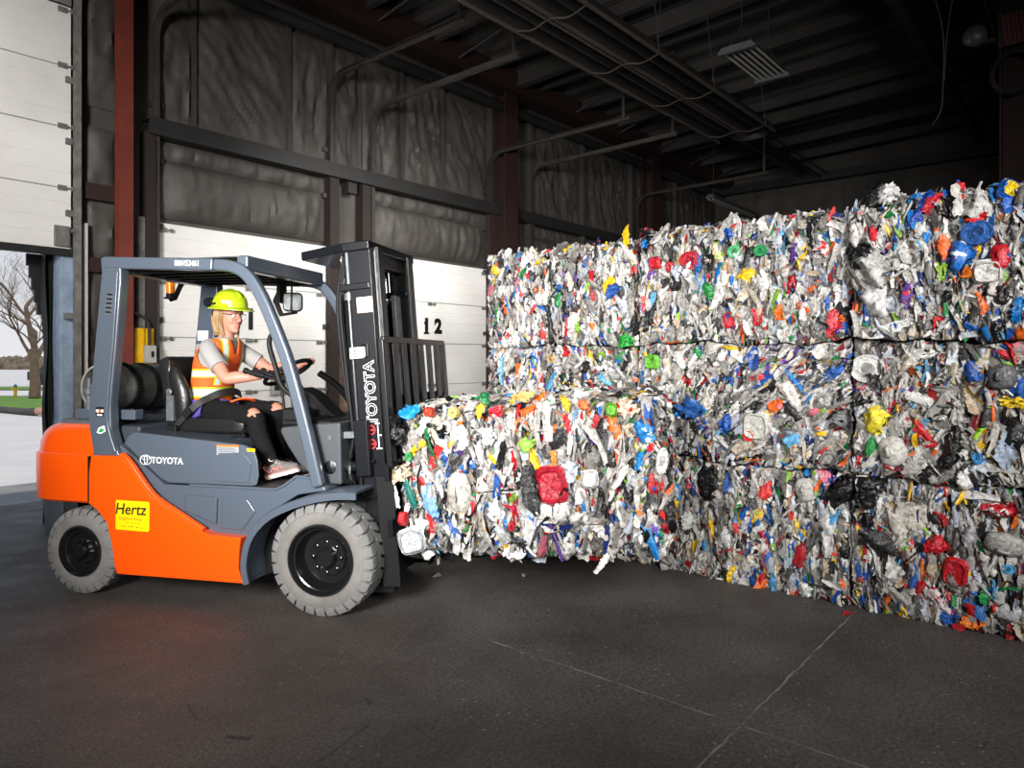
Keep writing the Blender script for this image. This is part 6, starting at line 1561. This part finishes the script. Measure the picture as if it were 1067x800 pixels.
for i in range(10):
    y = -0.065 + 0.0145 * i
    P = smoothpath([H(-0.085, y, 0.05), H(-0.108, y, -0.01), H(-0.105, y * 0.9, -0.08), H(-0.085, y * 0.7, -0.15)], 5); m = len(P)
    b.tube(P, [0.013 * (1 - 0.6 * (k_ / m) ** 2) for k_ in range(m)], 7, flat=0.7)
wear(b, 'hair', M['hairm'])
# hard hat
b = MB(); n = 40
def hat_ring(z, k_, bx=0.0, rx=0.142, ry=0.118):
    return [tuple(HR @ Vector((-0.006 + bx * max(0, math.cos(a)) + (rx * k_) * math.cos(a), (ry * k_) * math.sin(a), z))) for a in [2 * PI * q_ / n for q_ in range(n)]]
rings = [hat_ring(0.048, 0.93), hat_ring(0.040, 1.16, 0.028), hat_ring(0.043, 1.22, 0.035), hat_ring(0.049, 1.22, 0.035), hat_ring(0.058, 1.06, 0.012), hat_ring(0.066, 0.985), hat_ring(0.10, 0.955), hat_ring(0.135, 0.86), hat_ring(0.165, 0.69), hat_ring(0.184, 0.45), hat_ring(0.192, 0.22), hat_ring(0.193, 0.02)]
b.loft(rings)
for y, r_ in ((0, 0.014), (-0.045, 0.008), (0.045, 0.008)):
    P = []
    for i in range(15):
        t = PI * (0.16 + 0.68 * i / 14)
        sc = math.sqrt(max(0.05, 1 - (y / 0.118) ** 2))
        P.append(H(-0.006 + 0.137 * sc * math.cos(t), y, 0.062 + 0.128 * sc * math.sin(t) ** 0.75))
    b.tube(P, r_, 8, flat=0.6)
hat = wear(b, 'hard_hat', M['hat'], smooth=50)
b = MB()
for s in (-1, 1):
    b.tube([H(-0.045, 0.108 * s, 0.078), H(-0.015, 0.118 * s, 0.084)], [0.018, 0.014], 10, flat=0.5)
    b.box(-0.5, -0.5, 0, 0, 0, 0)
wear(b, 'accessory_slot', M['blackmatt'], hat, smooth=40)
T = HR @ Matrix.Translation((0.075, -0.0955, 0.098)) @ Matrix.Rotation(math.radians(37), 4, 'Z')
b = MB().box(-0.032, 0.032, -0.006, 0.004, -0.010, 0.010); b.v = [tuple(T @ Vector(v)) for v in b.v]; wear(b, 'reflective_strip', M['silver'], hat, smooth=None)
b = MB()
for y in (-0.05, 0.045):
    T = HR @ Matrix.Translation((-0.178, y, 0.085)) @ Matrix.Rotation(math.radians(90), 4, 'X')
    q_ = MB().lathe([(0.001, -0.034), (0.028, -0.034), (0.038, -0.018), (0.038, 0.006), (0.030, 0.010), (0.034, 0.020), (0.028, 0.030), (0.001, 0.030)], 20)
    b.add([tuple(T @ Vector(v)) for v in q_.v], q_.f)
b.tube([H(-0.178, -0.05, 0.085), H(-0.14, -0.085, 0.09), H(-0.06, -0.112, 0.078)], 0.007, 8); b.tube([H(-0.178, 0.045, 0.085), H(-0.14, 0.085, 0.09), H(-0.06, 0.112, 0.078)], 0.007, 8)
wear(b, 'ear_muffs', M['blackmatt'], smooth=40)
b = MB().tube([H(-0.075, -0.082, 0.05), H(-0.085, -0.078, 0.0), H(-0.08, -0.07, -0.035)], [0.010, 0.013, 0.008], 8); wear(b, 'hat_strap', M['blackmatt'])
# t-shirt
b = MB(); b.loft(torso(b, 0.004, 40, 30), cap=False)
for s in (-1, 1):
    d = (EL[s] - SH[s]); side = Vector((0, -s, 0)); P = [SH[s] + Vector((-0.01, -0.075 * s, 0.012)), SH[s] + Vector((-0.004, -0.02 * s, 0.004)), SH[s] + d * 0.25, SH[s] + d * 0.55, SH[s] + d * 0.66]
    b.tube(smoothpath(P, 5), [0.061] * 6 + [0.0635] * 5 + [0.062] * 5 + [0.063] * 4 + [0.062], 20)
wear(b, 't_shirt', M['tee'], smooth=60)
# hi-vis vest: orange mesh with lime-edged silver tape, cut away at the arms and neck
rings = torso(None, 0.017, 120, 110, 1.292, 1.752)
b = MB(); n = 120; R = len(rings)
for i in range(R - 1):
    for k_ in range(n):
        k2 = (k_ + 1) % n; q_ = [rings[i][k_], rings[i][k2], rings[i + 1][k2], rings[i + 1][k_]]
        c = sum((Vector(v) for v in q_), Vector()) / 4
        sp = min(SPINE, key=lambda r_: abs(r_[1] - c.z)); front = c.x > sp[0] + 0.02
        ay = abs(c.y)
        hole = False
        for s in (-1, 1):
            e = (c - (SH[s] + Vector((0.005, 0.03 * s, -0.030)))); hole |= (e.x / 0.085) ** 2 + (e.y / 0.085) ** 2 + (e.z / 0.115) ** 2 < 1
        neck = front and c.z > 1.645 and ay < 0.008 + (c.z - 1.645) * 0.40
        if hole or neck: continue
        m_ = 0
        def tape(v, a, w1, w2): return 2 if abs(v - a) < w1 else (1 if abs(v - a) < w2 else 0)
        m_ = max(m_, tape(ay, 0.100, 0.016, 0.027)) if c.z > 1.42 else m_
        t_ = tape(c.z, 1.365, 0.022, 0.036)
        if t_: m_ = t_
        if not front or ay > 0.125:
            t_ = tape(c.z, 1.505, 0.020, 0.033); m_ = t_ or m_
        b.mi = m_; b.add(q_, [(0, 1, 2, 3)])
bm = bmesh.new(); me = b.mesh('x', []); bm.from_mesh(me); bmesh.ops.remove_doubles(bm, verts=bm.verts, dist=1e-5); bmesh.ops.recalc_face_normals(bm, faces=bm.faces)
b2 = MB(); bm.verts.index_update(); b2.v = [tuple(v.co) for v in bm.verts]; b2.f = [tuple(v.index for v in f.verts) for f in bm.faces]; b2.m = [f.material_index for f in bm.faces]; bm.free()
vest = wear(b2, 'hi_vis_vest', [M['hivis'], M['lime'], M['silver']], smooth=60, solid=0.006)
# vest hem spread over the lap
b = MB(); rows = []
for j in range(7):
    t = j / 6; rows.append([(-1.09 + 0.10 * math.cos(a) * 0.6 + 0.17 * t * max(0, math.cos(a)) ** 0.5, (0.185 - 0.02 * t) * math.sin(a) * 1.0, 1.285 + 0.018 * math.cos(3 * a + 2 * t) * t + 0.028 * t * math.cos(a)) for a in [-1.35 + 2.7 * q_ / 20 for q_ in range(21)]])
b.sheet(rows); wear(b, 'vest_hem', M['hivis'], vest, smooth=60, solid=0.012)
# jeans with ripped knees
b = MB(); rings = []
for s in (-1, 1):
    P = smoothpath(leg_pts(s), 8); m = len(leg_pts(s)) - 1; n = 26; L_ = len(P); Rg = []; prev = None
    for i, p in enumerate(P):
        t = i / 8; j = min(int(t), m - 1); f = t - j; r_ = LEG_R[j] * (1 - f) + LEG_R[j + 1] * f + 0.008 + 0.002 * math.sin(i * 1.7)
        tt = (P[min(i + 1, L_ - 1)] - P[max(i - 1, 0)]).normalized(); u = (Vector((0, 1, 0)) - tt * tt.y).normalized(); w_ = tt.cross(u)
        Rg.append([p + u * math.cos(2 * PI * k_ / n) * r_ + w_ * math.sin(2 * PI * k_ / n) * r_ for k_ in range(n)])
    kc = KN[s] + Vector((0.012, -0.012, 0.055)) if s < 0 else KN[s] + Vector((0.02, -0.015, 0.052))
    for i in range(L_ - 1):
        for k_ in range(n):
            k2 = (k_ + 1) % n; q_ = [Rg[i][k_], Rg[i][k2], Rg[i + 1][k2], Rg[i + 1][k_]]; c = sum(q_, Vector()) / 4; e = c - kc
            if abs(e.y) < 0.058 and abs(e.x) < 0.032 and abs(e.z) < 0.045: continue
            b.add([tuple(v) for v in q_], [(0, 1, 2, 3)])
    b.ball(tuple(HP[s] + Vector((-0.01, 0, 0.0))), (0.105, 0.098, 0.095), 16, rings=10)
b.ball((-1.215, 0, 1.245), (0.13, 0.165, 0.085), 20, rings=10)
wear(b, 'jeans', M['denim'], smooth=60)
# purple garment tied round the waist
b = MB(); rings = []
for z, g in ((1.215, 0.010), (1.24, 0.020), (1.285, 0.018), (1.30, 0.010)):
    rings.append([(-1.212 + (0.128 + g) * math.cos(a), (0.178 + g + 0.006 * math.sin(5 * a)) * math.sin(a), z + 0.012 * math.sin(3 * a)) for a in [2 * PI * k_ / 40 for k_ in range(40)]])
b.loft(rings, cap=False)
rows = []
for j in range(8):
    t = j / 7; rows.append([(-1.345 + 0.20 * u + 0.012 * math.sin(7 * u + 3 * t), -0.212 - 0.014 * math.sin(5 * u + 5 * t), 1.315 - 0.15 * t + 0.035 * u * t) for u in [q_ / 8 for q_ in range(9)]])
b.sheet(rows); rows = []
for j in range(7):
    t = j / 6; rows.append([(-1.03 + 0.10 * t + 0.008 * math.sin(6 * u), -0.16 + 0.085 * u, 1.315 - 0.01 * math.sin(PI * u) * 3 * t - 0.03 * t + 0.008 * math.sin(5 * u + 3 * t)) for u in [q_ / 8 for q_ in range(9)]])
b.sheet(rows); wear(b, 'tied_garment', M['purple'], smooth=60, solid=0.008)
# trainers
def shoe(s):
    A = AN[s]; fd = Vector((1, -0.05, 0.27)).normalized() if s < 0 else Vector((1, 0, 0.0)).normalized(); sd = Vector((0, 1, 0)); upv = fd.cross(sd) * -1
    if upv.z < 0: upv = -upv
    o_ = A + (Vector((-0.055, 0, -0.088)) if s < 0 else Vector((-0.06, 0, -0.078)))
    def S(x, y, z): return tuple(o_ + fd * x + sd * y + upv * z)
    rows = interp([(0.0, 0.020, 0.055), (0.02, 0.034, 0.095), (0.07, 0.037, 0.115), (0.12, 0.040, 0.088), (0.17, 0.045, 0.065), (0.22, 0.043, 0.050), (0.255, 0.030, 0.036), (0.265, 0.012, 0.022)], 18)
    b = MB(); rings = []
    for x, w_, h in rows: rings.append([S(x, w_ * math.cos(a) * (1 if math.sin(a) < 0.2 else 0.86), 0.012 + h * max(0, math.sin(a)) ** 0.8) for a in [PI * k_ / 12 for k_ in range(13)]])
    b.loft(rings); b.mi = 1
    for x0 in (0.075, 0.125):
        b.tube([S(x0, -0.040, 0.03), S(x0 + 0.02, -0.0415, 0.055), S(x0 + 0.05, -0.041, 0.04)], 0.005, 6)
    b.tube([S(0.015, -0.030, 0.075), S(0.03, -0.036, 0.05), S(0.06, -0.039, 0.03)], 0.006, 6)
    b.mi = 2
    for i in range(5): b.tube([S(0.095 + 0.02 * i, -0.026, 0.093 - 0.011 * i), S(0.10 + 0.02 * i, 0, 0.108 - 0.012 * i), S(0.095 + 0.02 * i, 0.026, 0.093 - 0.011 * i)], 0.0035, 6)
    b.tube(smoothpath([S(0.09, -0.01, 0.11), S(0.075, -0.04, 0.12), S(0.10, -0.05, 0.10), S(0.095, -0.01, 0.108)], 4), 0.003, 6)
    sh = wear(b, 'shoe', [M['shoe'], M['pink'], M['sole']], smooth=50)
    b = MB(); rings = []
    for z, g in ((-0.012, -0.002), (0.004, 0.004), (0.016, 0.003)):
        o1 = [S(x, w_ + g, z) for x, w_, h in rows] + [S(x, -w_ - g, z) for x, w_, h in rows[::-1]]; rings.append(o1)
    b.loft(rings); b.mi = 1
    b.tube([S(x, -w_ - 0.005, 0.016) for x, w_, h in rows], 0.004, 6)
    wear(b, 'sole', [M['sole'], M['pink']], sh, smooth=40)
for s in (-1, 1): shoe(s)
# seat belt belongs to the forklift
def strap(b, pts, w, t=0.004, wdir=(0, 0, 1)):
    P = smoothpath(pts, 6); rings = []
    for i, p in enumerate(P):
        tt = (P[min(i + 1, len(P) - 1)] - P[max(i - 1, 0)]).normalized(); out_ = Vector((p.x + 1.19, p.y * 1.0, 0)).normalized(); u = tt.cross(out_).normalized(); v_ = u.cross(tt)
        rings.append([tuple(p + u * a * w / 2 + v_ * c * t / 2) for a, c in ((1, 1), (-1, 1), (-1, -1), (1, -1))])
    b.loft(rings); return b
b = strap(MB(), [(-1.33, -0.275, 1.10), (-1.24, -0.268, 1.20), (-1.15, -0.245, 1.29), (-1.10, -0.175, 1.335), (-1.05, -0.11, 1.365), (-1.035, 0.0, 1.37), (-1.05, 0.11, 1.34), (-1.12, 0.22, 1.25), (-1.28, 0.27, 1.10)], 0.048)
sbelt = b.build('seat_belt', mat('black_webbing', (0.014, 0.014, 0.015, 1), 0.6, bump=0.2, bump_scale=200), FK, smooth=40)
MB().box(-0.035, 0.035, -0.010, 0.012, -0.028, 0.028, T=Matrix.Translation((-1.215, -0.272, 1.225)) @ Matrix.Rotation(math.radians(-45), 4, 'Y')).build('buckle', M['blackmatt'], sbelt, bevel=0.004)
MB().box(-0.03, 0.05, -0.02, 0.02, -0.05, 0.04, T=Matrix.Translation((-1.33, -0.285, 1.10))).build('belt_reel', M['blackmatt'], sbelt, bevel=0.008)
# ---------------------------------------------------------------- world, lights, camera
w = bpy.data.worlds.new('World'); SC.world = w; w.use_nodes = True
nt = w.node_tree; bg = nt.nodes['Background']
tcw = nt.nodes.new('ShaderNodeTexCoord'); sep = nt.nodes.new('ShaderNodeSeparateXYZ'); rp = nt.nodes.new('ShaderNodeValToRGB')
nt.links.new(tcw.outputs['Generated'], sep.inputs[0]); nt.links.new(sep.outputs['Z'], rp.inputs['Fac']); nt.links.new(rp.outputs['Color'], bg.inputs['Color'])
rp.color_ramp.elements[0].position = 0.0; rp.color_ramp.elements[0].color = lin(240, 240, 243)
rp.color_ramp.elements[1].position = 0.45; rp.color_ramp.elements[1].color = lin(176, 196, 222)
bg.inputs['Strength'].default_value = 0.95
CAM_A = math.radians(40)
def cpt(r, f, z): return Vector((r * math.sin(CAM_A) + f * math.cos(CAM_A), -r * math.cos(CAM_A) + f * math.sin(CAM_A), z))
def aim(o, tgt):
    d = Vector(tgt) - o.location; o.rotation_euler = d.to_track_quat('-Z', 'Y').to_euler()
def area(name, loc, tgt, sx, sy, power, col=(1, 1, 1), spread=180):
    l = bpy.data.lights.new(name, 'AREA'); l.shape = 'RECTANGLE'; l.size = sx; l.size_y = sy; l.energy = power; l.color = col
    l.spread = math.radians(spread)
    o = bpy.data.objects.new(name, l); C.objects.link(o); o.location = loc; aim(o, tgt); return o
s = bpy.data.lights.new('sun', 'SUN'); s.energy = 1.9; s.angle = 0.02; s.color = (1.0, 0.96, 0.9)
so = bpy.data.objects.new('sun', s); C.objects.link(so); so.location = (0, 0, 30); so.rotation_euler = (math.radians(17), math.radians(-12), 0)
area('studio_strobe_left', cpt(-2.3, -1.0, 2.7), cpt(-1.05, 5.0, 1.95), 1.6, 1.6, 158, (1, 0.98, 0.95), 60)
area('studio_strobe_right', cpt(2.2, -1.4, 3.1), cpt(1.6, 5.0, 1.95), 1.6, 1.6, 104, (1, 0.98, 0.95), 70)
area('added_fill_left_door', cpt(-3.4, 1.6, 3.6), cpt(-4.6, 6.6, 3.6), 0.8, 0.8, 44, (1, 0.98, 0.95), 75)  # added fill lamp, put in only to brighten the raised left door
area('dock_strobe', (6.2, 4.6, 4.6), (6.6, 7.9, 1.5), 0.8, 0.8, 62, (1, 0.98, 0.95), 100)
cam = bpy.data.cameras.new('Camera'); co = bpy.data.objects.new('Camera', cam); C.objects.link(co)
co.location = (0, 0, 1.6); co.rotation_euler = (math.radians(90), 0, CAM_A - PI / 2)
cam.sensor_width = 36; cam.lens = 36 * 747 / 1067; cam.shift_y = -25 / 1067.0; cam.clip_end = 500
SC.camera = co
SC.view_settings.view_transform = 'Standard'; SC.view_settings.look = 'None'
SC.view_settings.gamma = 1.0; SC.view_settings.use_curve_mapping = False; SC.view_settings.exposure = 0.0
SC.cycles.use_denoising = True; SC.cycles.max_bounces = 6; SC.cycles.diffuse_bounces = 3; SC.cycles.glossy_bounces = 3
SC.cycles.transparent_max_bounces = 8; SC.cycles.caustics_reflective = False; SC.cycles.caustics_refractive = False
SC.cycles.sample_clamp_indirect = 4.0
